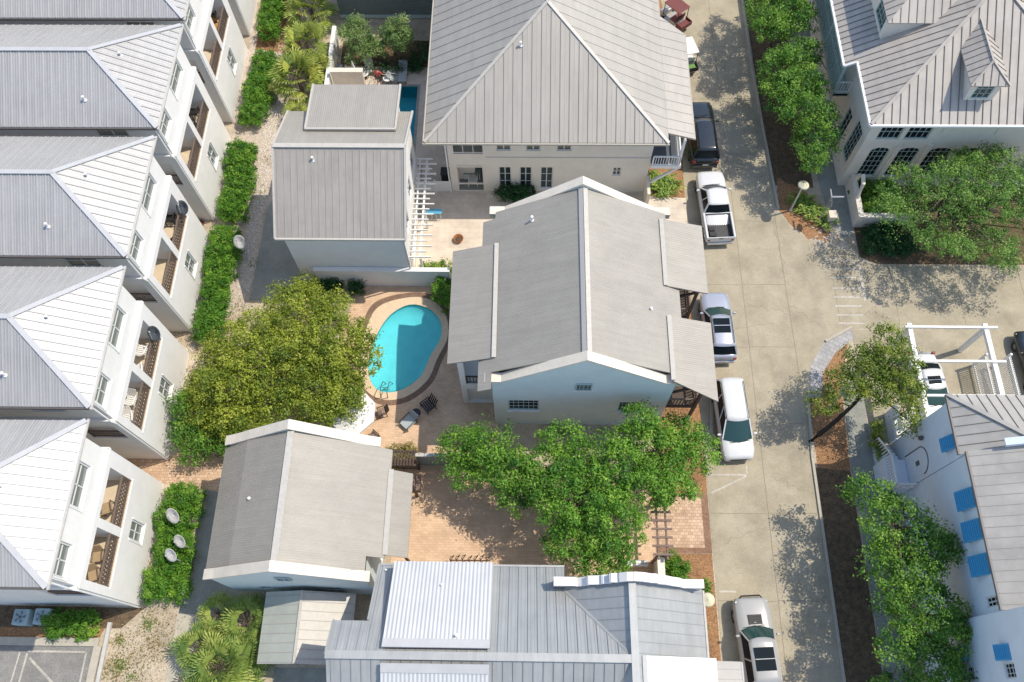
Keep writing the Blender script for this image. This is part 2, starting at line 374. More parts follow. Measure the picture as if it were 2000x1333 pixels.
def thing(name, label, cat, loc=(0, 0, 0), group=None):
    o = bpy.data.objects.new(name, None); C.objects.link(o); o.location = loc; o.empty_display_size = .3
    return tag(o, label, cat, group)
def kids(o): return [c for c in list(C.objects) if c.parent == o]
def dup(root, loc, rz=None, label=None, group=None, scale=None):
    r = root.copy(); C.objects.link(r); r.location = loc
    if rz is not None: r.rotation_euler = (0, 0, rz)
    if scale: r.scale = (scale,) * 3 if not isinstance(scale, tuple) else scale
    if label: r['label'] = label
    if group: r['group'] = group
    for c in kids(root):
        c2 = c.copy(); C.objects.link(c2); c2.parent = r
        for g in kids(c):
            g2 = g.copy(); C.objects.link(g2); g2.parent = c2
    return r
def struct(name, o): o.name = name; tag(o, kind='structure'); return o
def sheet(name, outer, z, mt, holes=(), kind='structure', wob=0., seed=0):
    bm = bmesh.new(); es = []
    rr = random.Random(seed)
    def loop(pts, wv):
        if wv:   # ragged natural edge
            q = []
            for i in range(len(pts)):
                a, b = Vector(pts[i]), Vector(pts[(i + 1) % len(pts)]); k = max(1, int((b - a).length / .35))
                for j in range(k): q.append(a + (b - a) * j / k + Vector((rr.uniform(-wv, wv), rr.uniform(-wv, wv))))
            pts = q
        vs = [bm.verts.new((p[0], p[1], z)) for p in pts]
        for i in range(len(vs)): es.append(bm.edges.new((vs[i], vs[(i + 1) % len(vs)])))
    loop(outer, wob)
    for h in holes: loop(h, 0)
    bmesh.ops.triangle_fill(bm, use_beauty=True, use_dissolve=False, edges=es)
    for f in bm.faces:
        f.normal_update()
        if f.normal.z < 0: f.normal_flip()
    me = bpy.data.meshes.new(name); bm.to_mesh(me); bm.free(); me.materials.append(M[mt])
    o = bpy.data.objects.new(name, me); C.objects.link(o)
    if kind: tag(o, kind=kind)
    return o
def smoothloop(pts, k=6):
    n = len(pts); out = []
    for i in range(n):
        p0, p1, p2, p3 = (Vector(pts[(i + j - 1) % n]) for j in range(4))
        for j in range(k):
            t = j / k
            out.append(tuple(.5 * ((2 * p1) + (p2 - p0) * t + (2 * p0 - 5 * p1 + 4 * p2 - p3) * t * t + (3 * p1 - p0 - 3 * p2 + p3) * t ** 3)))
    return out
def rect(x0, x1, y0, y1): return [(x0, y0), (x1, y0), (x1, y1), (x0, y1)]
def window(parent, o, ux, u0, u1, v0, v1, depth, nx=2, ny=2, fm='frame', gm='glass', mid=True, fw=.07, name='window'):
    o = Vector(o); ux = Vector(ux).normalized(); uz = Vector((0, 0, 1)); n = ux.cross(uz)
    pt = lambda a, b, d=0: o + ux * a + uz * b - n * d
    f = MB(); dd = depth - .05
    for a, b in (((u0, v0 + fw / 2), (u1, v0 + fw / 2)), ((u0, v1 - fw / 2), (u1, v1 - fw / 2))): f.bar(pt(*a, dd), pt(*b, dd), .06, fw)
    for uu in (u0 + fw / 2, u1 - fw / 2): f.bar(pt(uu, v0 + fw, dd), pt(uu, v1 - fw, dd), fw, .06, ux)
    for i in range(1, nx):
        uu = u0 + (u1 - u0) * i / nx; f.bar(pt(uu, v0 + fw, dd + .012), pt(uu, v1 - fw, dd + .012), .03 if nx > 2 else .06, .03, n)
    for i in range(1, ny):
        vv = v0 + (v1 - v0) * i / ny; f.bar(pt(u0 + fw, vv, dd + .012), pt(u1 - fw, vv, dd + .012), .03, .03 if ny > 2 else .05)
    fo = f.build(name, fm, parent)
    MB().poly([pt(u0 + .02, v0 + .02, depth - .02), pt(u1 - .02, v0 + .02, depth - .02), pt(u1 - .02, v1 - .02, depth - .02), pt(u0 + .02, v1 - .02, depth - .02)]).build('pane', gm, fo)
    return fo

# ------------------------------------------------------------------ ground, streets, paving
POOL = smoothloop([(-7.6, 24.45), (-6.4, 24.2), (-5.55, 23.3), (-5.45, 22.1), (-6.05, 20.8), (-6.6, 19.4), (-7.7, 18.5), (-8.9, 18.35), (-9.7, 19.1), (-9.95, 20.6), (-9.6, 22.2), (-8.8, 23.7)])
COPE = smoothloop([(-7.6, 25.0), (-6.1, 24.75), (-5.2, 23.7), (-5.0, 22.2), (-5.6, 20.6), (-6.15, 19.15), (-7.4, 18.05), (-8.9, 17.85), (-10.1, 18.7), (-10.45, 20.6), (-10.3, 22.6), (-9.6, 24.3)])
BAND = smoothloop([(-7.6, 25.35), (-5.95, 25.1), (-4.95, 23.9), (-4.7, 22.2), (-5.3, 20.45), (-5.85, 18.95), (-7.2, 17.75), (-8.9, 17.5), (-10.35, 18.5), (-10.75, 20.6), (-10.6, 22.7), (-9.9, 24.6)])
POOL2 = rect(-10.3, -8.2, 36.6, 42.7)
COPE2 = rect(-10.5, -8.0, 36.4, 42.9)
G = 260
sheet('ground', rect(-G, G, -G, G), 0, 'sand', [BAND, COPE2])
STREET = [(10.8, -60), (17.1, -60), (17.1, 14.5), (17.35, 18.3), (17.9, 20.4), (19.0, 22.0), (20.8, 23.0), (G, 23.2), (G, 27.6), (23.2, 27.6), (22.0, 28.3), (20.4, 29.3), (18.9, 29.6), (17.9, 30.7), (17.2, 32.0), (17.0, 36), (16.7, 44), (16.6, 120), (10.3, 120), (10.4, 52), (11.0, 36), (10.9, 31.5), (10.8, 26)]
st_ = sheet('street', STREET, .012, 'concrete')
jb = MB()
def gline(mb, pts, wd, z):
    for i in range(len(pts) - 1):
        a, b = Vector(pts[i]), Vector(pts[i + 1]); d = (b - a).normalized(); n = Vector((-d.y, d.x)) * wd / 2
        mb.poly([(*(a - n), z), (*(b - n), z), (*(b + n), z), (*(a + n), z)])
gline(jb, [(14.15, -20), (14.2, 26), (14.1, 60)], .035, .017)
gline(jb, [(17.12, 19), (17.05, 24), (16.95, 31.5)], .035, .017)
for y in (-4, 1.2, 6.1, 11.0, 16.5, 21.6, 26.1, 31, 36.6, 41.6, 46.6): gline(jb, [(10.85, y), (14.1, y)], .03, .0172); gline(jb, [(14.2, y + .05), (17.0, y + .05)], .03, .0172)
for x in (20.2, 24.0, 28.2, 32.4): gline(jb, [(x, 23.3), (x, 27.5)], .03, .0172)
jb.build('joint', 'joint', st_)
cb = MB(); rr = random.Random(5)
def crack(a, b, wd=.02, amp=.18):
    a, b = Vector(a), Vector(b); n = 12; pts = []
    for i in range(n + 1): pts.append(a + (b - a) * i / n + Vector((rr.uniform(-amp, amp), rr.uniform(-amp, amp))) * (0 if i in (0, n) else 1))
    gline(cb, pts, wd, .0185)
for a, b in (((17.1, 24.5), (19.2, 23.0)), ((17.05, 27), (16.9, 31.3)), ((14.3, 24.8), (16.9, 24.0)), ((20.8, 23.9), (22.6, 24.2)), ((22.6, 24.2), (23.4, 23.5)), ((11.5, 9.3), (14, 10.2)), ((12.5, 22.6), (16, 23.3)), ((14.5, 13.2), (16.5, 12.4)), ((24.5, 25.0), (27, 24.3))): crack(a, b)
cb.build('crack', 'crack', st_)
# painted lines on the street
pb = MB()
for i, y in enumerate((28.0, 27.35, 26.7, 25.9, 25.25, 24.6, 23.95, 23.35)): pb.box(20.05, 21.75, y - .06, y + .06, .0165, .019)
pb.box(21.95, 22.15, 25.0, 27.8, .0165, .019)
gline(pb, [(11.0, 13.3), (13.2, 13.3), (13.2, 13.9)], .1, .019); gline(pb, [(11.0, 12.2), (13.2, 13.25)], .1, .0192); gline(pb, [(11.2, 33.5), (12.3, 33.9)], .08, .019)
gline(pb, [(10.95, 6.6), (11.9, 6.6)], .1, .019)
pb.build('painted_line', 'line', st_)
# kerbs: real steps
def kerb(pts, wd=.16, h=.12, name='kerb', mt='curb'):
    b = MB()
    for i in range(len(pts) - 1): b.bar((*pts[i], h / 2), (*pts[i + 1], h / 2), wd, h)
    return struct(name, b.build(name, mt))
kerb([(17.18, -60), (17.18, 14.5), (17.43, 18.3)])
kerb([(19.05, 22.05), (20.85, 23.07)])
kerb([(17.25, 32.0), (17.08, 36), (16.78, 44), (16.68, 60)])
# beds and paving around the streets
sheet('pine_straw_bed', [(17.25, 4), (19.3, 4), (19.35, 14), (19.6, 19), (20.6, 22.4), (19.0, 21.7), (17.95, 20.1), (17.5, 18)], .006, 'mulch')
sheet('shaded_mulch_bed', [(17.25, -30), (19.3, -30), (19.3, 13.6), (17.25, 13.8)], .014, 'darkmulch')  # mulch strip darkened in colour for the house and tree shade
sheet('sidewalk', [(19.35, -30), (20.75, -30), (20.75, 13), (20.9, 20), (19.75, 19), (19.4, 14)], .02, 'walk')
sheet('apron', [(17.5, 18.2), (18.3, 18.2), (18.6, 19.9), (19.6, 21.3), (20.9, 22.3), (20.8, 23.0), (19.0, 22.0), (17.9, 20.4)], .010, 'greypaver')
sheet('corner_bed', [(17.3, 32.0), (18.0, 30.8), (18.95, 29.7), (20.4, 29.4), (20.6, 31.5), (19.4, 33.4), (17.4, 34.6)], .010, 'mulch', wob=.1, seed=3)
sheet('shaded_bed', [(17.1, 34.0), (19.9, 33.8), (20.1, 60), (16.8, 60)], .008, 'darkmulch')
sheet('front_walk', [(20.1, 36.0), (20.7, 31.0), (21.3, 29.8), (22.1, 29.9), (22.1, 60), (20.1, 60)], .018, 'walk')
sheet('tree_bed', [(22.2, 28.3), (23.3, 27.75), (60, 27.75), (60, 34.4), (22.2, 34.4)], .010, 'darkmulch')
sheet('kerbside_bed', [(7.9, 12.2), (10.75, 12.2), (10.75, 26.5), (10.0, 26.7), (8.0, 26.6)], .010, 'mulch')
sheet('straw_strip', [(7.8, 1), (10.72, 1), (10.72, 8.68), (7.8, 8.68)], .010, 'mulch')
sheet('front_bed', [(8.15, 33.0), (11.0, 32.9), (11.05, 36), (10.8, 60), (8.15, 60)], .010, 'mulch')
sheet('side_apron', [(8.2, 27.5), (10.85, 26.7), (11.0, 32.9), (8.2, 33.0)], .016, 'travertine')
# pool patio, courtyard, drive
sheet('pool_patio', [(-11.4, 14.0), (-1.6, 13.9), (-1.6, 25.8), (-11.2, 25.8), (-11.9, 22), (-11.9, 17)], .012, 'tanpaver', [BAND])
sheet('brick_court', [(-7.6, 7.0), (7.8, 7.0), (7.8, 13.6), (-7.6, 13.7)], .010, 'tanpaver')
sheet('brick_drive', rect(7.55, 10.35, 9.0, 11.95), .014, 'brick')
sheet('drive_border', [(7.55, 8.7), (10.75, 8.7), (10.75, 12.2), (7.55, 12.2), (7.55, 11.95), (10.35, 11.95), (10.35, 9.0), (7.55, 9.0)], .016, 'border')
sheet('travertine_court', [(-7.4, 26.1), (-1.6, 26.0), (-1.6, 28.3), (8.1, 28.3), (8.1, 33.4), (-5.2, 33.4), (-5.2, 50), (-7.4, 50)], .010, 'travertine')
sheet('pool_terrace', [(-14.2, 35.6), (-7.4, 35.6), (-7.4, 46.5), (-14.2, 46.5)], .012, 'travertine', [COPE2])
sheet('planting_soil', [(-14.2, 44.7), (-5.4, 44.5), (-5.4, 47.2), (-14.2, 47.2)], .016, 'darkmulch')
sheet('shaded_slab_path', [(-18.15, 24.7), (-14.7, 24.7), (-14.7, 35.6), (-16.9, 35.6), (-18.0, 31.6)], .010, 'walk')  # slab edge follows the garage shadow, that shade is in its grey
sheet('shell_path', [(-21.4, 22.3), (-18.2, 24.3), (-18.15, 31.5), (-16.9, 35.6), (-16.6, 41), (-18.4, 49), (-21.4, 49)], .006, 'shell', wob=.15, seed=8)
sheet('straw_bed', [(-20.9, 46.2), (-18.8, 46.0), (-17.8, 43.9), (-17.2, 45.2), (-18.2, 52), (-21.2, 60)], .011, 'mulch', wob=.08, seed=5)
sheet('brick_alley', [(-40, 12.4), (-21.6, 12.4), (-18.5, 12.0), (-16.2, 11.8), (-16.0, 14.6), (-18.4, 15.5), (-21.6, 14.0), (-40, 13.6)], .008, 'brick')
sheet('pool_house_shade', [(-19.25, 4.6), (-14.2, 4.6), (-14.2, 6.0), (-16.0, 6.1), (-16.0, 12.1), (-18.9, 12.1)], .007, 'walk')  # grey sheet painted in the outline of the pool house's cast shadow
sheet('lane_strip', [(-19.3, 1.0), (-17.6, 3.2), (-17.6, 5.0), (-19.3, 5.0)], .0075, 'curb')
sheet('shaded_paving', rect(-13.5, -8.5, -4, 2.3), .009, 'walk')
sheet('sandy_driveway', [(20.9, 16), (40, 16), (40, 23.15), (20.85, 22.9)], .016, 'concrete').name = 'driveway'
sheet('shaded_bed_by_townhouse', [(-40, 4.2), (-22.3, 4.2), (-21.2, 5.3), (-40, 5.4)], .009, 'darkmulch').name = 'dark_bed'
sheet('straw_edge', [(-40, 3.7), (-23.4, 3.7), (-23.2, 4.2), (-40, 4.2)], .013, 'mulch')
pk = sheet('parking_lot', rect(-60, -23.55, -30, 3.25), .012, 'asphalt')
b = MB()
gline(b, [(-23.95, -6), (-23.95, 2.95)], .1, .018); gline(b, [(-27.2, 2.95), (-23.95, 2.95)], .1, .018); gline(b, [(-27.2, 2.85), (-27.55, -6)], .1, .018)
gline(b, [(-27.0, 2.6), (-24.1, .3)], .13, .0185); gline(b, [(-27.1, 1.0), (-24.5, -1.1)], .1, .0185); gline(b, [(-27.62, 2.9), (-28.1, -6)], .08, .018)
b.build('painted_line', 'line', pk)
kerb([(-60, 3.45), (-23.35, 3.45)], .42, .14); kerb([(-23.35, 3.24), (-23.7, -30)], .42, .14)
b = MB()
for i in range(3): b.box(-23.02 + i * .0, -22.82, 4.5 - i * 3.4 - 3.35, 4.5 - i * 3.4, 0, .24)
tag(b.build('timber_edging', 'trimgrey', None, bevel=.02), 'grey weathered timber edging between parking kerb and sand', 'edging')

# ------------------------------------------------------------------ pools
def ring(outer, inner, z, mt, name, parent, t=.06):
    o = sheet(name, outer, z, mt, [inner], kind=None)
    bm = bmesh.new(); bm.from_mesh(o.data)
    r_ = bmesh.ops.extrude_face_region(bm, geom=bm.faces[:])
    for v in [e for e in r_['geom'] if isinstance(e, bmesh.types.BMVert)]: v.co.z -= t
    bmesh.ops.recalc_face_normals(bm, faces=bm.faces); bm.to_mesh(o.data); bm.free()
    off = parent.location
    for v in o.data.vertices: v.co = v.co - off
    o.parent = parent; return o
p = thing('swimming_pool', 'kidney shaped turquoise swimming pool with brown brick border in tan patio', 'pool', (-7.6, 21.4, 0))
b = MB(); n = len(POOL); deep = [(-7.6 + (x + 7.6) * .72, 21.6 + (y - 21.6) * .78) for x, y in POOL]
dz = [-.25 - .35 * min(1, max(0, (y - 18.6) / 3.0)) for x, y in deep]
mid = [(x, y, -.22) for x, y in POOL]
b.add([(x, y, .02) for x, y in POOL] + mid + [(x, y, z) for (x, y), z in zip(deep, dz)],
      [(i, (i + 1) % n, n + (i + 1) % n, n + i) for i in range(n)] + [(n + i, n + (i + 1) % n, 2 * n + (i + 1) % n, 2 * n + i) for i in range(n)])
cz = 2 * n
b.v.append((-7.6, 21.8, -.62)); ci = len(b.v) - 1
for i in range(n): b.f.append([cz + i, cz + (i + 1) % n, ci]); b.mi.append(0)
b.build('basin', 'plaster', p, smooth=True)
ring(COPE, POOL, .035, 'coping', 'coping', p); ring(BAND, COPE, .024, 'poolband', 'brick_border', p)
k = MB(); k.add([(x * .998 - .002 * 7.6, y * .998 + .002 * 21.3, z) for z in (-.17, .018) for x, y in POOL], [(i, (i + 1) % n, n + (i + 1) % n, n + i) for i in range(n)]); k.build('tile_line', 'tile2', p)
for i in range(2): MB().prism([(-9.35 + .1 * i, 18.5 + .0 * i), (-8.1 + .12 * i, 18.52), (-7.9, 18.95 - .18 * i), (-9.1, 19.1 - .2 * i)], -.5, -.26 + .07 * i).build('step', 'plaster', p)
wt = sheet('water', POOL, -.09, 'water', kind=None); wt.parent = p
for v in wt.data.vertices: v.co -= p.location
b = MB()
for dx in (0, .42):
    b.tube([(-8.95 + dx, 17.95, .03), (-8.9 + dx, 18.0, .75), (-8.86 + dx, 18.25, .95), (-8.8 + dx, 18.75, .75), (-8.75 + dx, 19.0, -.2)], .025, 8)
for z in (.05, .35): b.tube([(-8.9, 18.6, z - .25), (-8.48, 18.6, z - .25)], .022, 6)
tag(b.build('pool_ladder', 'darkwood', smooth=True), 'dark pool hand rails at the shallow end of the kidney pool', 'pool rail')
p = thing('plunge_pool', 'narrow rectangular teal pool beside the grey garage house', 'pool', (-9.25, 39.6, 0))
b = MB(); x0, x1, y0, y1 = -10.3, -8.2, 36.6, 42.7
b.poly([(x0, y0, -1.2), (x1, y0, -1.2), (x1, y1, -1.2), (x0, y1, -1.2)])
for (a, c) in (((x0, y0), (x1, y0)), ((x1, y0), (x1, y1)), ((x1, y1), (x0, y1)), ((x0, y1), (x0, y0))): b.poly([(*a, -1.2), (*c, -1.2), (*c, .02), (*a, .02)])
b.build('basin', 'tile2', p); ring(COPE2, POOL2, .03, 'walk', 'coping', p)
wt = sheet('water', POOL2, -.08, 'water', kind=None); wt.parent = p
for v in wt.data.vertices: v.co -= p.location
# ------------------------------------------------------------------ buildings
X, Y = (1, 0, 0), (0, 1, 0)
NX, NY = (-1, 0, 0), (0, -1, 0)
def walls(mb, x0, x1, y0, y1, H, S=(), E_=(), N_=(), W_=(), z0=0.):
    """four facades; holes given in world coordinates along the wall"""
    mb.facade((x0, y0, z0), X, x1 - x0, H - z0, [(h[0] - x0, h[1] - x0, h[2] - z0, h[3] - z0, *h[4:]) for h in S])
    mb.facade((x1, y0, z0), Y, y1 - y0, H - z0, [(h[0] - y0, h[1] - y0, h[2] - z0, h[3] - z0, *h[4:]) for h in E_])
    mb.facade((x1, y1, z0), NX, x1 - x0, H - z0, [(x1 - h[1], x1 - h[0], h[2] - z0, h[3] - z0, *h[4:]) for h in N_])
    mb.facade((x0, y1, z0), NY, y1 - y0, H - z0, [(y1 - h[1], y1 - h[0], h[2] - z0, h[3] - z0, *h[4:]) for h in W_])
    return mb
def railing(a, b, z, h, parent, mt, kind='bal', name='railing', gap=.13, th=.035):
    a = Vector((a[0], a[1], z)); b = Vector((b[0], b[1], z)); k = MB(); U = Vector((0, 0, h))
    k.bar(a + U, b + U, .09, .06); k.bar(a + Vector((0, 0, .08)), b + Vector((0, 0, .08)), .06, .05)
    L = (b - a).length; n = max(2, int(L / gap))
    for i in range(n + 1):
        p = a + (b - a) * i / n
        if kind == 'bal': k.bar(p + Vector((0, 0, .1)), p + U, th, th)
        elif i < n:
            q = a + (b - a) * (i + 1) / n; half = Vector((0, 0, (h - .1) / 2)); base = Vector((0, 0, .1))
            for j in range(2):
                k.bar(p + base + half * j, q + base + half * (j + 1), th, th); k.bar(q + base + half * j, p + base + half * (j + 1), th, th)
    for p in (a, b): k.bar(p, p + U, .08, .08)
    return k.build(name, mt, parent)
def pipe(parent, x, y, z, h=.35, r=.06, mt='trim'):
    return MB().lathe([(r * 1.8, 0), (r * 1.8, .05), (r, .08), (r, h), (r * 1.3, h + .01), (r * 1.3, h + .06)], (x, y, z), 10).build('vent_pipe', mt, parent)

# --- the row of tall townhouses on the left
def make_townhouse():
    t = thing('townhouse', '', 'townhouse', (-21.45, 0, 0)); k = MB()
    xe, xw, D = -21.45, -45, 6.95
    k.facade((xe, 0, 0), Y, D, 7.15, [(3.5, 6.1, 4.05, 6.65, 1.7, 0, 1), (.45, 3.02, 4.05, 6.65, 1.7, 0, 1), (3.15, 4.2, 1.5, 3.1, .12)])
    k.facade((xw, 0, 0), X, xe - xw, 7.15, [(xw * 0 + 20.9, 22.9, 4.05, 6.3, .3)])
    k.facade((xe, D, 0), NX, xe - xw, 7.15)
    k.poly([(xe, 0, 7.15), (xe, D, 7.15), (xw, D, 7.15), (xw, 0, 7.15)])
    k.facade((xe - .16, .1, 7.15), Y, D - .2, 3.1, [(3.4, 5.55, 1.1, 2.5, .12), (.15, 1.7, 1.1, 2.5, .12)])
    k.facade((xw, .1, 7.15), X, xe - xw - .16, 3.1, [(19.6, 21.5, .95, 2.35, .12)])
    k.facade((xe - .16, D - .1, 7.15), NX, xe - xw - .16, 3.1)
    k.bar((xe + .0, -.03, 7.12), (xe + .0, D + .03, 7.12), .1, .12); k.bar((xe, -.03, 7.12), (xw, -.03, 7.12), .1, .12); k.bar((xe, D + .03, 7.12), (xw, D + .03, 7.12), .1, .12)
    k.bar((xe + .02, .35, 3.98), (xe + .02, 6.2, 3.98), .06, .08)
    k.build('wall', ['white', 'floor'], t)
    for (o, ux, a, b, c, d, nx) in (((xe, 0, 0), Y, 3.15, 4.2, 1.5, 3.1, 2), ((xe - .16, .1, 7.15), Y, 3.4, 5.55, 1.1, 2.5, 2), ((xe - .16, .1, 7.15), Y, .15, 1.7, 1.1, 2.5, 2), ((xw, .1, 7.15), X, 19.6, 21.5, .95, 2.35, 2)):
        window(t, o, ux, a, b, c, d, .12, nx, 2, gm='paleglass', fw=.1)
        # projecting sill and jamb trim
    for a, b, c, d, x in ((3.15, 4.2, 1.5, 3.1, xe), (3.5, 5.65, 8.25, 9.65, xe - .16), (.25, 1.8, 8.25, 9.65, xe - .16)):
        s = MB(); s.bar((x + .03, a - .1, c - .05), (x + .03, b + .1, c - .05), .1, .08); s.bar((x + .02, a - .05, c), (x + .02, a - .05, d), .06, .08); s.bar((x + .02, b + .05, c), (x + .02, b + .05, d), .06, .08)
        s.build('window_trim', 'trim', t)
    for a, b in ((3.5, 6.1), (.45, 3.02)): railing((xe - .08, a + .03), (xe - .08, b - .03), 4.05, 1.0, t, 'rail', 'x', gap=.2, th=.045)
    railing((xw + 20.95, .1), (xw + 22.85, .1), 4.05, .95, t, 'rail', 'bal')
    r = MB(); e0, e1, ex, ze, zr, rx = -.42, 7.4, xe + .22, 10.3, 12.3, xe - 3.68; ym = (e0 + e1) / 2
    S = [(xw, e0, ze), (ex, e0, ze), (rx, ym, zr), (xw, ym, zr)]; E_ = [(ex, e0, ze), (ex, e1, ze), (rx, ym, zr)]; N_ = [(ex, e1, ze), (xw, e1, ze), (xw, ym, zr), (rx, ym, zr)]
    for p in (S, E_, N_): r.slab(p, .14)
    for p, d in ((S, (0, -1, 0)), (E_, X), (N_, Y)):
        r.seams(p, d, .46, .05, .05, 3 if d == X else 1, .5); r.seams(p, d, .46, .03, .022, 1, .17); r.seams(p, d, .46, .03, .022, 1, .83)
    for a, b in (((ex, e0, ze), (rx, ym, zr)), ((ex, e1, ze), (rx, ym, zr)), ((rx, ym, zr), (xw, ym, zr))):
        r.bar(Vector(a) + Vector((0, 0, .04)), Vector(b) + Vector((0, 0, .04)), .26, .05, mi=2)
    r.build('roof', ['galv', 'galvseam', 'galvflash', 'galvline'], t)
    g = MB(); g.bar((ex + .05, e0 - .1, ze - .08), (ex + .05, e1 + .1, ze - .08), .1, .1); g.build('gutter', 'trimgrey', t)
    g = MB(); g.bar((xw, e0 - .05, ze - .08), (ex, e0 - .05, ze - .08), .1, .1); g.build('gutter', 'gutter', t)
    d = MB(); d.tube([(xe - .25, -.06, ze - .2), (xe - .2, -.1, 7.3), (xe - .06, -.1, 7.0), (xe - .06, -.08, .1)], .05, 6); d.build('downspout', 'trim', t)
    pipe(t, xe - 3.9, e0 + 1.35, ze + .68, .3); pipe(t, xe - 2.2, ym + .3, ze + 1.2, .25)
    return t
TH = make_townhouse(); TH['group'] = 'white townhouses in the left row'
TL = ['white townhouse nearest the parking lot, at the near end of the left row', 'white townhouse second from the parking lot with two white lounge chairs on its balconies', 'white townhouse third from the parking lot with a dark dish over a white chair',
      'white townhouse fourth from the parking lot, with two dark chairs on a balcony', 'white townhouse with a honey wicker chair on its balcony', 'white townhouse farthest up the left row, only its lower corner in view']
THY = [5.4, 13.9, 22.4, 30.9, 39.3, 47.7]
for i, y in enumerate(THY):
    o = TH if i == 0 else dup(TH, (-21.45, y, 0))
    o.location.y = y; o['label'] = TL[i]

# --- big pale hip-roofed house at the top
t = thing('hip_roof_house', 'large cream house under a pale grey pyramid hip roof at the top centre', 'house', (1.4, 33.4, 0))
WIN_S = [(-1.9, -1.06, .3, 2.75), (-.5, .32, .3, 2.75), (.9, 1.75, .3, 2.75), (5.72, 6.3, 1.85, 2.75), (-2.0, -1.05, 4.5, 5.9), (-.08, .85, 4.5, 5.9), (1.9, 2.85, 4.5, 5.9)]
k = MB(); walls(k, -5.2, 8.1, 33.4, 62, 6.6, S=[(*w_, .14) for w_ in WIN_S] + [(-4.7, -3.0, .12, 2.85, 2.2, 0, 1), (-4.9, -2.8, 4.15, 5.9, 2.0, 0, 1)], W_=[(34.3, 37, .12, 2.8, 1.6), (34.3, 37, 4.1, 5.9, 1.6)])
k.bar((-2.75, 33.37, 3.8), (8.1, 33.37, 3.8), .08, .1)
for z in (.95, 2.85): k.bar((-4.7, 33.36, z), (-3.0, 33.36, z), .07, .1)
for x in (3.95, 6.0): k.box(x, x + .8, 33.36, 33.41, 5.45, 5.8)
k.build('wall', ['cream', 'walk'], t)
for w_ in WIN_S: window(t, (0, 33.4, 0), X, *w_, .14, 2, 3 if w_[2] < 1 else 2)
railing((-4.85, 33.45), (-2.85, 33.45), 4.15, .95, t, 'trim', gap=.6)
r = MB(); ze, zr = 6.6, 10.6; SW, SE, A, A2 = (-6.4, 32.42, ze), (8.75, 32.42, ze), (1.18, 40.0, zr), (1.18, 62, zr)
S = [SW, SE, A]; Wp = [(-6.4, 62, ze), SW, A, A2]; Ep = [SE, (8.75, 62, ze), A2, A]
PE = [(8.75, 33.2, 6.61), (10.5, 33.2, 6.05), (10.5, 41.9, 6.05), (8.75, 43.0, 6.61)]
for p in (S, Wp, Ep, PE): r.slab(p, .14)
r.seams(S, (0, -1, 0), .58, .035, .05, 1); r.seams(S, (0, -1, 0), .58, .02, .02, 3, .0); r.seams(Wp, NX, .75, .03, .045, 2); r.seams(Ep, X, .75, .025, .035, 3); r.seams(PE, X, .75, .025, .035, 3)
for a, b in ((SW, A), (SE, A), (A, A2)): r.bar(Vector(a) + Vector((0, 0, .03)), Vector(b) + Vector((0, 0, .03)), .2, .05, mi=4)
r.build('roof', ['bigroof', 'seamdark', 'seammid', 'flash', 'flash'], t)
g = MB(); g.bar((-6.5, 32.37, 6.5), (8.8, 32.37, 6.5), .12, .12); g.bar((-6.46, 32.4, 6.5), (-6.46, 62, 6.5), .12, .12); g.bar((8.8, 43, 6.5), (8.8, 62, 6.5), .1, .12); g.bar((10.54, 33.2, 5.96), (10.54, 41.9, 5.96), .08, .1); g.build('gutter', 'beigeroofedge', t)
pb_ = MB(); pb_.box(8.1, 10.0, 33.1, 42, 3.25, 3.45); pb_.bar((8.1, 33.05, 3.35), (10.05, 33.05, 3.35), .08, .3); pb_.bar((10.03, 33.0, 3.35), (10.03, 42, 3.35), .08, .3)
pb_.bar((9.9, 33.1, 3.2), (8.15, 33.1, 1.4), .16, .14); pb_.bar((9.9, 37.5, 3.2), (8.15, 37.5, 1.4), .16, .14)
for y in (33.15, 37.5, 41.8): pb_.bar((9.9, y, 3.4), (9.9, y, 6.0), .16)
pb_.bar((9.9, 33.1, 6.0), (9.9, 42, 6.0), .12, .2)
pb_.build('balcony', 'trim', t); railing((8.2, 33.1), (9.9, 33.1), 3.45, .9, t, 'trim', gap=.16); railing((9.95, 33.1), (9.95, 41.8), 3.45, .9, t, 'trim', gap=.16)
pb_ = MB(); pb_.poly([(8.12, 33.2, 3.47), (9.85, 33.2, 3.47), (9.85, 41.8, 3.47), (8.12, 41.8, 3.47)]); pb_.build('balcony_floor', 'dishdark', t)
pipe(t, -.45, 37.6, 9.35, .3); MB().box(8.05, 8.25, 31.9, 33.4, 0, 1.9).build('garden_wall', 'copingcream', t)
for x, y, z in ((-5.3, 33.35, 6.4),): MB().tube([(x - .2, y - .6, z), (x, y, z - .6), (x, y, .1)], .05, 6).build('downspout', 'trim', t)

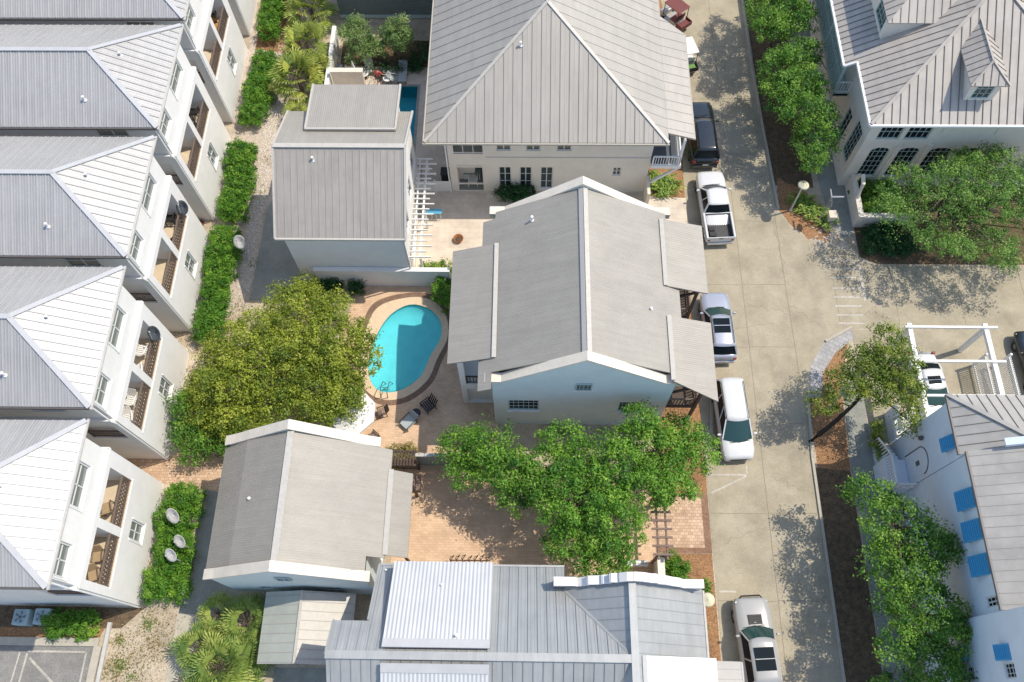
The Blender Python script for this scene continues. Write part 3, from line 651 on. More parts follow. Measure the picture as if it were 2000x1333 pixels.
# --- grey garage house
t = thing('garage_house', 'white outbuilding under a grey gable roof with a raised dormer, beside the trellis', 'house', (-11, 26.1, 0))
k = MB(); walls(k, -14.65, -7.45, 26.1, 34.0, 5.9, S=[(-13.4, -12.55, 5.3, 5.55, .1), (-9.1, -8.4, 5.3, 5.55, .1)], E_=[(27.6, 28.6, 3.6, 5.2, .12), (30.0, 31.0, 3.6, 5.2, .12), (32.2, 33.2, 3.6, 5.2, .12), (27.4, 29.6, .1, 2.3, .15), (31.2, 32.4, .1, 2.2, .15)])
for x in (-14.65, -7.45): k.poly([(x, 26.1, 5.9), (x, 34, 5.9), (x, 34, 7.0), (x, 30.4, 8.6)])
k.facade((-7.45, 34, 5.9), NX, 7.2, 1.2)
walls(k, -13.1, -8.2, 33.0, 35.4, 7.85)
k.build('wall', 'white', t)
for a, b, c, d in ((27.6, 28.6, 3.6, 5.2), (30.0, 31.0, 3.6, 5.2), (32.2, 33.2, 3.6, 5.2), (31.2, 32.4, .1, 2.2)): window(t, (-7.45, 0, 0), Y, a, b, c, d, .12, 2, 2, gm='dkglass')
r = MB(); S = [(-14.95, 25.75, 6.0), (-7.2, 25.75, 6.0), (-7.2, 30.4, 8.8), (-14.95, 30.4, 8.8)]; Np = [(-14.95, 30.4, 8.8), (-7.2, 30.4, 8.8), (-7.2, 34.3, 7.2), (-14.95, 34.3, 7.2)]
Dm = [(-13.35, 32.1, 8.28), (-7.95, 32.1, 8.28), (-7.95, 35.75, 7.98), (-13.35, 35.75, 7.98)]
r.slab(S, .12); r.slab(Np, .12, 1); r.slab(Dm, .2, 1); r.seams(S, (0, -1, 0), .41, .026, .04, 2)
r.bar((-14.97, 30.4, 8.84), (-7.18, 30.4, 8.84), .3, .05, mi=3)
for a, b in (((-14.97, 25.75, 6.0), (-14.97, 30.4, 8.8)), ((-7.18, 25.75, 6), (-7.18, 30.4, 8.8)), ((-14.97, 30.4, 8.8), (-14.97, 34.3, 7.2)), ((-7.18, 30.4, 8.8), (-7.18, 34.3, 7.2)), ((-14.97, 25.72, 5.98), (-7.18, 25.72, 5.98)), ((-13.4, 32.05, 8.28), (-7.9, 32.05, 8.28)), ((-13.37, 32.1, 8.28), (-13.37, 35.75, 7.98)), ((-7.93, 32.1, 8.28), (-7.93, 35.75, 7.98))):
    r.bar(a, b, .12, .15, mi=3)
r.build('roof', ['greyroof', 'greyroofx', 'seammid', 'flash'], t)
pipe(t, -12.6, 29.7, 8.3, .3)
MB().tube([(-7.3, 26.0, 5.8), (-7.4, 25.98, 5.2), (-7.4, 25.98, .2)], .05, 6).build('downspout', 'trimgrey', t)

# --- white trellis on the garage house
t = thing('trellis', 'white slatted trellis along the side of the grey garage house', 'trellis', (-6.7, 30, 0))
k = MB(); k.bar((-6.75, 26.4, 2.55), (-6.75, 34.2, 2.55), .12, .14); k.build('beam', 'trim', t); k = MB(); k.bar((-7.2, 26.4, 2.55), (-7.2, 34.2, 2.55), .08, .14); k.build('beam', 'trim', t)
for y in (26.6, 30.3, 34.0): MB().bar((-6.75, y, 0), (-6.75, y, 2.5), .13).build('post', 'trim', t)
for i in range(20): MB().bar((-7.42, 26.5 + i * .4, 2.68), (-6.35 if i % 2 else -6.05, 26.5 + i * .4, 2.68), .05, .12).build('slat', 'trim', t)

# --- pool garden wall
k = MB(); k.box(-13.6, -4.9, 25.82, 26.05, 0, 2.0); k.box(-13.65, -4.9, 25.78, 26.08, 2.0, 2.08)
t = thing('garden_wall', 'white stucco garden wall at the head of the kidney pool', 'wall', (-9, 25.9, 0)); k.build('wall', 'white', t)

# --- central house
t = thing('gable_house', 'two storey house with grey corrugated gable roof and cream parapets at the centre', 'house', (3.1, 16.05, 0))
k = MB(); Wc = [(-.96, .78, 2.5, 4.1), (2.72, 3.6, 5.9, 6.8), (5.35, 6.65, 2.45, 3.95)]
x0, x1, y0, y1 = -1.8, 8.05, 16.35, 27.3
walls(k, x0, x1, y0, y1, 6.7, S=[(*w_, .12) for w_ in Wc if w_[3] < 6.5], E_=[(17, 18.6, .1, 2.6, .1), (22.5, 24.2, .1, 2.6, .1), (16.6, 18.2, 3.5, 5.8, .1), (22.4, 24.4, 3.5, 5.8, .1)], W_=[(18.0, 19.8, .1, 2.6, .1), (21, 23, .1, 2.6, .1), (18.2, 20, 3.5, 5.8, .1)])
GP = [(-2.18, 6.8), (-2.18, 7.1), (-1.3, 7.1), (3.1, 10.15), (7.5, 7.1), (8.38, 7.1), (8.38, 6.8)]
for ya, yb in ((y0 - .0, y0 + .42), (y1 - .42, y1)):
    P_ = [(x0, 6.7), (x1, 6.7), (x1, 7.0)] + [(7.5, 7.0), (3.1, 10.02), (-1.3, 7.0), (x0, 7.0)]
    n = len(P_); k.add([(x, ya, z) for x, z in P_] + [(x, yb, z) for x, z in P_], [tuple(range(n)), tuple(range(n, 2 * n))[::-1]] + [(i, (i + 1) % n, n + (i + 1) % n, n + i) for i in range(n)])
k.build('wall', 'aqua', t)
for i, w_ in enumerate(Wc): window(t, (0, 16.35 if i != 1 else 16.23, 0), X, *w_, .12, 6 if i != 1 else 4, 3, fm='framegreen', gm='dkglass', fw=.06)
for w_ in Wc: MB().box(w_[0] - .1, w_[1] + .1, 16.25, 16.36, w_[2] - .1, w_[2] - .01).build('window_sill', 'white', t)
for ya, yb in ((16.27, 16.8), (26.85, 27.38)):
    k = MB()
    for (ax, az), (bx, bz) in zip(GP[1:5], GP[2:6]):
        k.add([(ax, ya, az), (bx, ya, bz), (bx, yb, bz), (ax, yb, az), (ax, ya, az - .14), (bx, ya, bz - .14), (bx, yb, bz - .14), (ax, yb, az - .14)], [(0, 1, 2, 3), (7, 6, 5, 4), (0, 4, 5, 1), (1, 5, 6, 2), (2, 6, 7, 3), (3, 7, 4, 0)])
    for xa, xb in ((-2.18, x0 - .01), (x1 + .01, 8.38)): k.box(xa, xb, ya + .03, yb - .03, 6.65, 6.95)
    k.build('parapet', 'copingcream', t)
r = MB(); zW = lambda x: 6.9 + (x + 2.55) * (9.8 - 6.9) / 5.65; zE = lambda x: 6.9 + (8.6 - x) * (9.8 - 6.9) / 5.5
Wp = [(-2.55, 15.8), (-1.82, 15.8), (-1.82, 16.78), (3.1, 16.78), (3.1, 26.86), (-1.82, 26.86), (-1.82, 26.4), (-2.55, 26.4)]; Wp = [(x, y, zW(x)) for x, y in Wp]
Ep = [(3.1, 16.78), (8.07, 16.78), (8.07, 16.2), (8.6, 16.2), (8.6, 26.4), (8.07, 26.4), (8.07, 26.86), (3.1, 26.86)]; Ep = [(x, y, zE(x)) for x, y in Ep]
r.slab(Wp, .12, 0); r.slab(Ep, .12, 0)
sh = [[(-4.28, 17.55, 6.5), (-1.7, 17.55, zW(-1.7) + .08), (-1.7, 24.65, zW(-1.7) + .08), (-4.28, 24.65, 6.5)],
      [(10.3, 22.0, 6.5), (10.3, 26.5, 6.5), (7.77, 26.35, zE(7.77) + .07), (7.77, 22.0, zE(7.77) + .07)],
      [(10.3, 15.5, 6.5), (10.3, 20.15, 6.5), (7.83, 20.15, zE(7.83) + .07), (7.83, 16.3, zE(7.83) + .07)]]
for p in sh: r.slab(p, .1, 1)
for a, b, x in ((17.55, 24.65, -1.7), (22.0, 26.35, 7.77), (16.35, 20.15, 7.83)):
    z = (zW(x) if x < 0 else zE(x)) + .13; r.bar((x, a, z), (x, b, z), .24, .035, mi=2)
r.bar((2.98, 16.8, 9.8), (2.98, 26.84, 9.8), .24, .04, up=(-.4, 0, 1), mi=3); r.bar((3.24, 16.8, 9.79), (3.24, 26.84, 9.79), .26, .04, up=(.4, 0, 1), mi=2)
r.build('roof', ['greyroofy', 'greyroofy', 'flash', 'seammid'], t)
pipe(t, .3, 25.6, zW(.3), .35); pipe(t, 6.8, 20.3, zE(6.8), .12, .05)
for ya, yb, nm in ((16.4, 20.1, 0), (22.1, 26.3, 1)):   # two storey side porches to the street
    k = MB(); k.box(8.06, 9.85, ya, yb, 3.0, 3.2)
    for y in (ya + .1, yb - .1):
        k.bar((9.75, y, 0), (9.75, y, 6.45), .16); k.bar((8.1, y, 5.2), (10.0, y, 6.45), .12, .14)
    k.bar((9.75, ya, 6.4), (9.75, yb, 6.4), .14, .2); k.build('porch', 'darkwood', t)
    railing((8.1, ya + .1), (9.75, ya + .1), 3.2, .95, t, 'rail', gap=.17, th=.05); railing((9.75, ya + .1), (9.75, yb - .1), 3.2, .95, t, 'rail', gap=.17, th=.05); railing((8.1, yb - .1), (9.75, yb - .1), 3.2, .95, t, 'rail', gap=.17, th=.05)
k = MB(); k.box(-3.75, -1.81, 17.7, 24.4, 2.9, 3.1); k.facade((-3.75, 17.7, 0), X, 1.94, 2.9, [(.3, 1.7, .1, 2.4, .2)]); k.box(-3.78, -3.5, 17.68, 24.4, 0, 2.9); k.box(-3.78, -3.45, 17.68, 18.05, 3.1, 6.3); k.box(-3.78, -3.45, 24.05, 24.4, 3.1, 6.3); k.bar((-3.6, 17.7, 6.35), (-3.6, 24.4, 6.35), .2, .22)
k.build('porch', 'white', t); railing((-3.4, 17.8), (-1.85, 17.8), 3.1, .95, t, 'darkwood', gap=.18, th=.05); railing((-3.65, 18.1), (-3.65, 24.0), 3.1, .95, t, 'darkwood', gap=.18, th=.05)

# --- pool house
t = thing('pool_house', 'smaller grey gable-roofed pool house with cream parapets below the olive tree', 'house', (-12, 6.2, 0))
x0, x1, y0, y1 = -15.9, -8.05, 6.2, 13.55
pz = lambda x: 5.45 + max(0, 4.1 - abs(x + 12) ) / 4.1 * 2.9 * (1 if abs(x + 12) < 2.6 else 1 - .10 * (abs(x + 12) - 2.6))
xs = [-16.15, -15.5, -15.0, -14.5, -14.0, -12, -10, -9.5, -9.0, -8.5, -7.75]
k = MB(); Wc = [(-12.42, -11.68, 5.1, 6.0), (-10.6, -9.85, 1.5, 2.4), (-14.2, -13.6, 1.6, 2.5)]
walls(k, x0, x1, y0, y1, 5.0, S=[(*w_, .12) for w_ in Wc if w_[3] < 4.9], E_=[(8, 9, .1, 2.2, .1), (10, 11, 1, 2.2, .1)])
for ya, yb in ((y0, y0 + .38), (y1 - .38, y1)):
    P_ = [(x0, 5.0), (x1, 5.0)] + [(x, pz(x) - .06) for x in xs[::-1] if x0 <= x <= x1]; P_ = [(x0, 5.0), (x1, 5.0), (x1, 5.3)] + P_[2:] + [(x0, 5.3)]
    n = len(P_); k.add([(x, ya, z) for x, z in P_] + [(x, yb, z) for x, z in P_], [tuple(range(n)), tuple(range(n, 2 * n))[::-1]] + [(i, (i + 1) % n, n + (i + 1) % n, n + i) for i in range(n)])
k.build('wall', 'aqua', t)
for i, w_ in enumerate(Wc): window(t, (0, 6.2 if i else 6.08, 0), X, *w_, .12, 2, 2, fm='framegreen', gm='dkglass')
for ya, yb in ((6.1, 6.62), (13.13, 13.65)):
    k = MB()
    for ax, bx in zip(xs[:-1], xs[1:]):
        az, bz = pz(ax), pz(bx)
        k.add([(ax, ya, az), (bx, ya, bz), (bx, yb, bz), (ax, yb, az), (ax, ya, az - .14), (bx, ya, bz - .14), (bx, yb, bz - .14), (ax, yb, az - .14)], [(0, 1, 2, 3), (7, 6, 5, 4), (0, 4, 5, 1), (1, 5, 6, 2), (2, 6, 7, 3), (3, 7, 4, 0)])
    k.build('parapet', 'copingcream', t)
r = MB()
for sgn in (-1, 1):
    a, b, c = -12, -12 + sgn * 2.6, -12 + sgn * (4.25 if sgn < 0 else 4.85)
    zc = 5.0
    P1 = [(a, 6.6, 8.02), (b, 6.6, 6.42), (b, 13.15, 6.42), (a, 13.15, 8.02)]; P2 = [(b, 6.6, 6.42), (c, 7.3 if sgn > 0 else 6.66, zc), (c, 13.1, zc), (b, 13.15, 6.42)]
    if sgn > 0: P2 = [(b, 6.6, 6.42), (-8.0, 6.6, 6.42 - 1.42 * 1.4 / 2.25), (-8.0, 7.35, 6.42 - 1.42 * 1.4 / 2.25), (c, 7.35, zc), (c, 13.1, zc), (b, 13.15, 6.42)]
    r.slab(P1, .12); r.slab(P2, .12)
SH = [(-7.12, 7.5, 5.02), (-6.06, 7.5, 4.25), (-6.06, 12.0, 4.25), (-7.12, 12.0, 5.02)]; r.slab(SH, .1, 1)
r.bar((-7.12, 7.5, 5.1), (-7.12, 12.0, 5.1), .28, .04, mi=2); r.bar((-11.9, 6.65, 8.04), (-11.9, 13.1, 8.04), .34, .04, mi=2)
r.build('roof', ['greyroofy', 'greyroofy', 'flash'], t)
pipe(t, -13.9, 9.9, 6.62, .3)
k = MB()
for y in (7.7, 11.8): k.bar((-6.3, y, 0), (-6.3, y, 4.2), .12)
k.bar((-6.3, 7.6, 4.1), (-6.3, 11.9, 4.1), .1, .14); k.build('post', 'darkwood', t)

# --- small shed
t = thing('shed', 'low shed with a green grey gable roof below the pool house', 'shed', (-11.7, 4, 0))
k = MB(); walls(k, -13.4, -9.6, 2.6, 5.9, 2.1); k.poly([(-13.4, 2.6, 2.1), (-9.6, 2.6, 2.1), (-11.7, 2.6, 2.95)]); k.build('wall', 'white', t)
r = MB(); Wp = [(-13.8, 2.35, 2.3), (-11.65, 2.35, 3.15), (-11.65, 5.95, 3.15), (-13.8, 5.95, 2.3)]; Ep = [(-11.65, 2.35, 3.15), (-9.0, 2.35, 2.15), (-9.0, 5.95, 2.15), (-11.65, 5.95, 3.15)]
r.slab(Wp, .1, 2); r.slab(Ep, .1, 0); r.seams(Wp, NX, .47, .03, .03, 1); r.seams(Ep, X, .47, .03, .03, 1); r.bar((-11.65, 2.35, 3.18), (-11.65, 5.95, 3.18), .14, .04, mi=0)
r.build('roof', ['flash', 'seammid', 'greenroof'], t)

# --- house at the bottom with the blue grey metal roof
t = thing('metal_roof_house', 'wide house at the bottom edge under a blue grey metal roof with white raised panels', 'house', (0, 2.5, 0))
zr, sl_ = 8.2, .69; zn = lambda y: zr - abs(y - 2.5) * sl_
k = MB(); walls(k, -7.0, 8.5, -1.6, 6.0, 4.95); walls(k, -8.6, -7.02, 1.2, 3.8, 6.8)
k.poly([(-8.6, 1.2, 6.8), (-8.6, 3.8, 6.8), (-8.6, 2.5, 7.9)])
k.build('wall', 'white', t)
r = MB()
Np = [(x, y, zn(y)) for x, y in ((-8.95, 2.5), (5.05, 2.5), (2.0, 5.75), (2.05, 7.0), (-7.32, 7.0), (-7.32, 4.08), (-8.95, 4.08))]
Sp = [(x, y, zn(y)) for x, y in ((-8.95, 2.5), (-8.95, -2), (2.0, -2), (5.05, 2.5))]
zc = lambda x: zr - (x - 5.05) * .735 if x > 5.05 else zr - (5.05 - x) * .735
CW = [(5.05, 2.5, zr), (5.05, 6.0, zr), (2.0, 6.0, zc(2.0)), (2.0, 5.75, zn(5.75))]
CE = [(5.05, -2, zr), (8.85, -2, zc(8.85)), (8.85, 6.0, zc(8.85)), (5.05, 6.0, zr)]
CS = [(5.05, 2.5, zr), (2.0, -2, zn(-2)), (5.05, -2, zr)]
for p in (Np, Sp, CW, CE, CS): r.slab(p, .12)
r.seams(Np, Y, .46, .035, .05, 1); r.seams(Sp, (0, -1, 0), .46, .035, .05, 1); r.seams(CW, NX, .5, .03, .03, 1); r.seams(CE, X, .5, .03, .03, 1)
r.seams(Np, Y, .46, .02, .015, 1, .2); r.seams(Np, Y, .46, .02, .015, 1, .8)
r.bar((-8.97, 2.5, zr + .03), (5.05, 2.5, zr + .03), .36, .06); r.bar((5.05, -2, zr + .045), (5.05, 5.9, zr + .045), .34, .06); r.bar((5.05, 2.5, zr + .02), (2.0, 5.75, zn(5.75) + .04), .12, .05)
r.bar((-7.34, 4.1, zn(4.1)), (-7.34, 7.0, zn(7.0)), .1, .14); r.bar((-8.97, 2.5, zr), (-8.97, 4.08, zn(4.08)), .1, .14); r.bar((-7.3, 7.03, 5.08), (2.05, 7.03, 5.08), .1, .14)
r.build('roof', ['blueroof', 'blueseam'], t)
UN = [(-6.42, 2.85, 8.25), (-1.52, 2.85, 8.25), (-1.52, 7.0, 6.25), (-6.42, 7.0, 6.25)]; US = [(-6.42, 2.15, 8.25), (-6.42, -2, 6.25), (-1.52, -2, 6.25), (-1.52, 2.15, 8.25)]
r = MB(); r.slab(UN, .1); r.bar((-6.42, 3.03, 8.2), (-1.52, 3.03, 8.2), .42, .06, up=(0, .43, .9), mi=2)
for x in (-6.3, -1.6): r.add([(x, 2.9, zn(2.9)), (x, 6.95, zn(6.95)), (x, 6.95, 6.2), (x, 2.9, 8.15)], [(0, 1, 2, 3)], 1)
r.add([(-6.3, 6.85, zn(6.95)), (-1.6, 6.85, zn(6.95)), (-1.6, 6.85, 6.25), (-6.3, 6.85, 6.25)], [(0, 1, 2, 3)], 1)
r.build('raised_roof', ['whiteroof', 'whiteroofy', 'galvflash'], t)
r = MB(); r.slab(US, .1); r.bar((-6.42, 1.97, 8.2), (-1.52, 1.97, 8.2), .42, .06, up=(0, -.43, .9), mi=2)
for x in (-6.3, -1.6): r.add([(x, 2.1, zn(2.1)), (x, -1.95, zn(-1.95)), (x, -1.95, 6.2), (x, 2.1, 8.15)], [(0, 1, 2, 3)], 1)
r.build('raised_roof', ['whiteroof', 'whiteroofy', 'galvflash'], t)
r = MB(); q = [(5.4, 2.66, 7.95), (5.4, -2, 7.95), (9.0, -2, 6.75), (9.0, 2.66, 6.75)]; r.slab(q, .12); r.seams(q, X, .42, .03, .03, 1); r.add([(5.5, 2.55, 7.0), (8.9, 2.55, 5.5), (8.9, 2.55, 6.7), (5.5, 2.55, 7.9)], [(0, 1, 2, 3)]); r.bar((5.5, 2.66, 7.98), (5.5, -2, 7.98), .2, .05, mi=1)
r.build('raised_roof', ['whiteroofy', 'galvflash'], t)
r = MB(); q = [(9.0, 2.62, 5.6), (9.0, -2, 5.6), (10.5, -2, 5.25), (10.5, 2.62, 5.25)]; r.slab(q, .12); r.seams(q, X, .45, .03, .03, 1); r.build('porch_roof', ['ltroof', 'seammid'], t)
pipe(t, -3.95, 5.8, 6.8, .15, .04); pipe(t, -3.05, 3.4, 7.95, .25, .05); pipe(t, -6.95, 6.7, 5.3, .1, .04)
k = MB()   # stepped scroll parapet at the head of the cross gable
PX_ = [(1.45, 6.75), (2.5, 6.75), (2.5, 6.45), (3.1, 6.95), (3.1, 7.2), (3.75, 7.35), (3.75, 7.55), (4.1, 7.6), (4.1, 8.05), (4.5, 8.05), (4.5, 8.2), (4.8, 8.45), (5.1, 8.55), (5.5, 8.45), (5.85, 8.2), (5.85, 8.1), (6.2, 8.1), (6.3, 7.75), (6.7, 7.6), (7.1, 7.15), (7.5, 6.9), (7.7, 6.5), (8.75, 6.5)]
n = len(PX_)
for (ax, az), (bx, bz) in zip(PX_[:-1], PX_[1:]):
    k.bar((ax, 6.05, az), (bx + .001, 6.05, bz), .42, .12, up=(0, 0, 1) if abs(bx - ax) > .01 else (1, 0, 0)) if (abs(ax - bx) + abs(az - bz)) > .02 else None
low = [(x, max(4.9, min(z - .3, 6.5))) for x, z in PX_]
k.add([(x, 5.9, z) for x, z in PX_] + [(PX_[-1][0], 5.9, 4.9), (PX_[0][0], 5.9, 4.9)] + [(x, 6.2, z) for x, z in PX_] + [(PX_[-1][0], 6.2, 4.9), (PX_[0][0], 6.2, 4.9)], [tuple(range(n + 2)), tuple(range(n + 2, 2 * n + 4))[::-1]])
k.build('parapet', 'white', t)
g = MB(); g.bar((8.93, -2, 5.35), (8.93, 5.9, 5.35), .1, .1); g.bar((10.55, -2, 5.2), (10.55, 2.6, 5.2), .08, .1); g.build('gutter', 'trimgrey', t)

# --- right, top: house with dormers
t = thing('dormer_house', 'cream house with dark seamed tan metal roof and two dormers at the top right', 'house', (22, 34.6, 0))
WS = [(22.65, 24.1, 4.3, 5.6), (24.4, 25.9, 4.3, 5.6), (22.8, 24.05, .35, 3.45), (24.65, 26.0, .35, 3.45), (26.6, 28.1, .35, 3.45), (28.55, 29.9, .35, 3.45)]
k = MB(); walls(k, 22.0, 42, 34.6, 62, 6.5, S=[(*w_, .16) for w_ in WS] + [(30.2, 31.8, .05, 3.3, 1.2), (33.2, 34.6, .05, 3.3, 1.2)], W_=[(35.2, 36.5, .9, 4.1, .14), (37.3, 38.3, .9, 3.2, .14)])
for a, b, d in [(w_[0], w_[1], w_[3]) for w_ in WS[2:]] + [(30.2, 31.8, 3.3)]:   # arch spandrels
    c, hw = (a + b) / 2, (b - a) / 2
    for sg in (-1, 1):
        arc = [(c + sg * hw * math.cos(q), 34.62, d - .45 + .45 * math.sin(q)) for q in [i * math.pi / 16 for i in range(9)]]
        k.poly([(c + sg * hw, 34.62, d)] + arc)
for x in (24.25, 26.2): k.box(x, x + .3, 34.45, 34.6, 0, 3.9)
for x in (26.55, 29.9): k.box(x, x + .75, 34.55, 34.61, 4.9, 5.6)
k.build('wall', 'cream', t)
for i, w_ in enumerate(WS): window(t, (0, 34.6, 0), X, *w_, .16, 4, 2 if i < 2 else 6, fm='framegreen', gm='dkglass')
window(t, (22, 0, 0), NY, -36.5, -35.2, .9, 4.1, .14, 4, 6, fm='framegreen', gm='dkglass'); window(t, (22, 0, 0), NY, -38.3, -37.3, .9, 3.2, .14, 2, 4, fm='framegreen', gm='dkglass')
tn = .554; W_ = lambda x: 6.5 + (x - 21.45) * tn; S_ = lambda y: 6.5 + (y - 34.0) * tn
r = MB(); Sp = [(21.45, 34.0, 6.5), (36.35, 34.0, 6.5), (28.9, 41.45, S_(41.45))]
Wp = [(21.45, 34.0, 6.5), (28.9, 41.45, W_(28.9)), (28.9, 62, W_(28.9)), (20.75, 62, W_(20.75)), (20.75, 39.0, W_(20.75)), (21.45, 39.0, 6.5)]
Ep = [(36.35, 34.0, 6.5), (36.35, 62, 6.5), (28.9, 62, W_(28.9)), (28.9, 41.45, W_(28.9))]
for p in (Sp, Wp, Ep): r.slab(p, .14)
r.seams(Sp, (0, -1, 0), .5, .035, .05, 1); r.seams(Wp, NX, .5, .035, .05, 1); r.seams(Ep, X, .5, .035, .05, 1)
for a, b in ((Sp[0], Sp[2]), (Sp[1], Sp[2]), (Sp[2], (28.9, 62, W_(28.9)))): r.bar(Vector(a) + Vector((0, 0, .05)), Vector(b) + Vector((0, 0, .05)), .2, .06)
for a, b, mi in (((21.4, 33.93, 6.44), (36.4, 33.93, 6.44), 2), ((21.4, 33.95, 6.44), (21.4, 39.0, 6.44), 2), ((20.7, 39.0, W_(20.75) - .05), (20.7, 62, W_(20.75) - .05), 2), ((20.7, 38.98, W_(20.75)), (21.4, 38.98, W_(21.4)), 2)): r.bar(a, b, .14, .14, mi=mi)
r.build('roof', ['tanroof', 'tanseam', 'trim'], t)
# dormer to the front
d = MB(); fx0, fx1, fy = 26.95, 28.7, 35.3
d.facade((fx0, fy, 7.1), X, fx1 - fx0, 1.65, [(.32, 1.42, .25, 1.5, .1)]); d.facade((fx0, 38.2, 7.1), NY, 2.9, 1.65); d.facade((fx1, fy, 7.1), Y, 2.9, 1.65); d.box(fx0 - .05, fx1 + .05, fy - .1, fy - .001, 7.05, 7.15)
do = d.build('dormer', 'cream', t); window(do, (fx0, fy, 7.1), X, .32, 1.42, .25, 1.5, .1, 3, 3, fm='framegreen', gm='greenglass')
d = MB(); ze = 8.72; cx = (fx0 + fx1) / 2; hw = 1.15; zt = 9.55; ys = fy - .25; ya = ys + hw; yb = 34 + (zt - 6.5) / tn; yc = 34 + (ze - 6.5) / tn
PW = [(cx - hw, ys, ze), (cx, ya, zt), (cx, yb, zt), (cx - hw, yc, ze)]; PEp = [(cx + hw, ys, ze), (cx + hw, yc, ze), (cx, yb, zt), (cx, ya, zt)]; PS = [(cx - hw, ys, ze), (cx + hw, ys, ze), (cx, ya, zt)]
for p, dn in ((PW, NX), (PEp, X), (PS, (0, -1, 0))): d.slab(p, .08); d.seams(p, dn, .45, .03, .04, 1)
for a, b in (((cx, ya, zt), (cx, yb, zt)), (PS[0], PS[2]), (PS[1], PS[2])): d.bar(Vector(a) + Vector((0, 0, .03)), Vector(b) + Vector((0, 0, .03)), .12, .05)
d.build('dormer_roof', ['tanroof', 'tanseam'], do)
# dormer to the side
d = MB(); fx, y0, y1 = 22.75, 40.2, 44.6
d.facade((fx, y1, 7.1), NY, y1 - y0, 1.7, [(y1 - 42.4, y1 - 40.6, .3, 1.55, .1)]); d.facade((fx, y0, 7.0), X, 3.0, 1.8); d.facade((fx + 3, y1, 7.0), NX, 3.0, 1.8)
do = d.build('dormer', 'cream', t); window(do, (fx, y1, 7.1), NY, y1 - 42.4, y1 - 40.6, .3, 1.55, .1, 4, 3, fm='framegreen', gm='greenglass')
d = MB(); ze, zt = 8.75, 10.2; ym = (y0 + y1) / 2; xs_ = fx - .12; xa = xs_ + 2.2; xb = 21.45 + (zt - 6.5) / tn; xc = 21.45 + (ze - 6.5) / tn
PS = [(xs_, y0 - .2, ze), (xc, y0 - .2, ze), (xb, ym, zt), (xa, ym, zt)]; PN = [(xs_, y1 + .2, ze), (xa, ym, zt), (xb, ym, zt), (xc, y1 + .2, ze)]; PW = [(xs_, y0 - .2, ze), (xa, ym, zt), (xs_, y1 + .2, ze)]
for p, dn in ((PS, (0, -1, 0)), (PN, Y), (PW, NX)): d.slab(p, .08); d.seams(p, dn, .5, .03, .04, 1)
d.build('dormer_roof', ['tanroof', 'tanseam'], do)
# side porch with lattice
k = MB(); k.box(20.95, 21.98, 39.2, 60, 3.1, 3.3); 
for y in (39.3, 43.5, 48): k.bar((21.0, y, 0), (21.0, y, 6.0), .14); k.bar((21.0, y, 2.2), (21.95, y, .9), .1)
k.bar((21.0, 39.2, 6.0), (21.0, 60, 6.0), .14, .16); k.bar((21.0, 39.25, 3.2), (21.98, 39.25, 3.2), .1, .3)
for z in (4.6, 5.4): k.bar((21.0, 39.2, z), (21.0, 60, z), .06, .06)
k.build('porch', 'framegreen', t); railing((21.0, 39.3), (21.95, 39.3), 3.3, 1.0, t, 'trim', gap=.16); railing((20.98, 39.3), (20.98, 56), 3.3, 2.2, t, 'framegreen', 'x', gap=.3, th=.03)
k = MB(); k.box(21.98, 42.02, 34.58, 62, -.72, .02); k.build('plinth', 'cream', t)
t.location += Vector((-.36, -.56, .7))
k = MB(); k.box(22.1, 22.35, 30.6, 33.98, 0, 1.3); k.box(22.36, 25.6, 30.6, 30.85, 0, 1.25); k.box(22.05, 22.4, 30.55, 33.98, 1.3, 1.36); k.box(22.41, 25.6, 30.55, 30.9, 1.25, 1.31); k.tube([(22.2, 33.4, 1.3), (22.2, 33.3, 2.2), (22.2, 32.9, 2.7), (22.2, 32.4, 2.5), (22.2, 32.1, 1.3)], .14, 8)
tag(k.build('garden_wall', 'cream'), 'low cream garden wall with an arched gate before the dormer house', 'wall')

# --- right, bottom: white house with blue shutters
t = thing('shuttered_house', 'white house with light grey roof and blue top-hung shutters at the lower right', 'house', (22.4, 5, 0))
WW = [(7.8, 9.05, 3.2, 4.85), (5.06, 5.54, 6.8, 7.85)]
k = MB(); walls(k, 22.05, 42, 4.75, 12.3, 8.45, W_=[(*w_, .12) for w_ in WW] + [(9.55, 10.6, .02, 2.6, .25)])
walls(k, 22.0, 40, 12.32, 15.3, 7.8)
walls(k, 21.7, 42, -8, 4.73, 11.2, W_=[(1.9, 2.57, 7.75, 8.6, .12), (1.95, 2.6, 4.3, 5.0, .12), (-1, .2, 7.6, 8.6, .12)])
arch = [(21.985, 13.3 + .75 * math.cos(q), 3.4 + .75 * math.sin(q)) for q in [i * math.pi / 10 for i in range(11)]]
k.tube([(21.985, 14.05, 1.55)] + arch + [(21.985, 12.66, 1.55)][:0], .03, 6, 1)
k.build('wall', ['bluewhite', 'gutter'], t)
k = MB(); k.poly([(21.988, 12.6, 1.55), (21.988, 14.0, 1.55), (21.988, 14.0, 3.4)] + [(21.988, 13.3 + .7 * math.cos(q), 3.4 + .7 * math.sin(q)) for q in [i * math.pi / 10 for i in range(11)]] + [(21.988, 12.6, 3.4)]); k.box(21.96, 21.985, 13.15, 13.4, 2.7, 3.1, 1)
k.build('door', ['bluewhite', 'gutter'], t)
for (a, b, c, d) in WW: window(t, (22.05, 0, 0), NY, -b, -a, c, d, .12, 4 if b - a > 1 else 2, 3, gm='dkglass', fm='frame')
for (a, b, c, d) in [(1.9, 2.57, 7.75, 8.6), (1.95, 2.6, 4.3, 5.0), (-1, .2, 7.6, 8.6)]: window(t, (21.7, 0, 0), NY, -b, -a, c, d, .12, 3, 3, gm='dkglass')
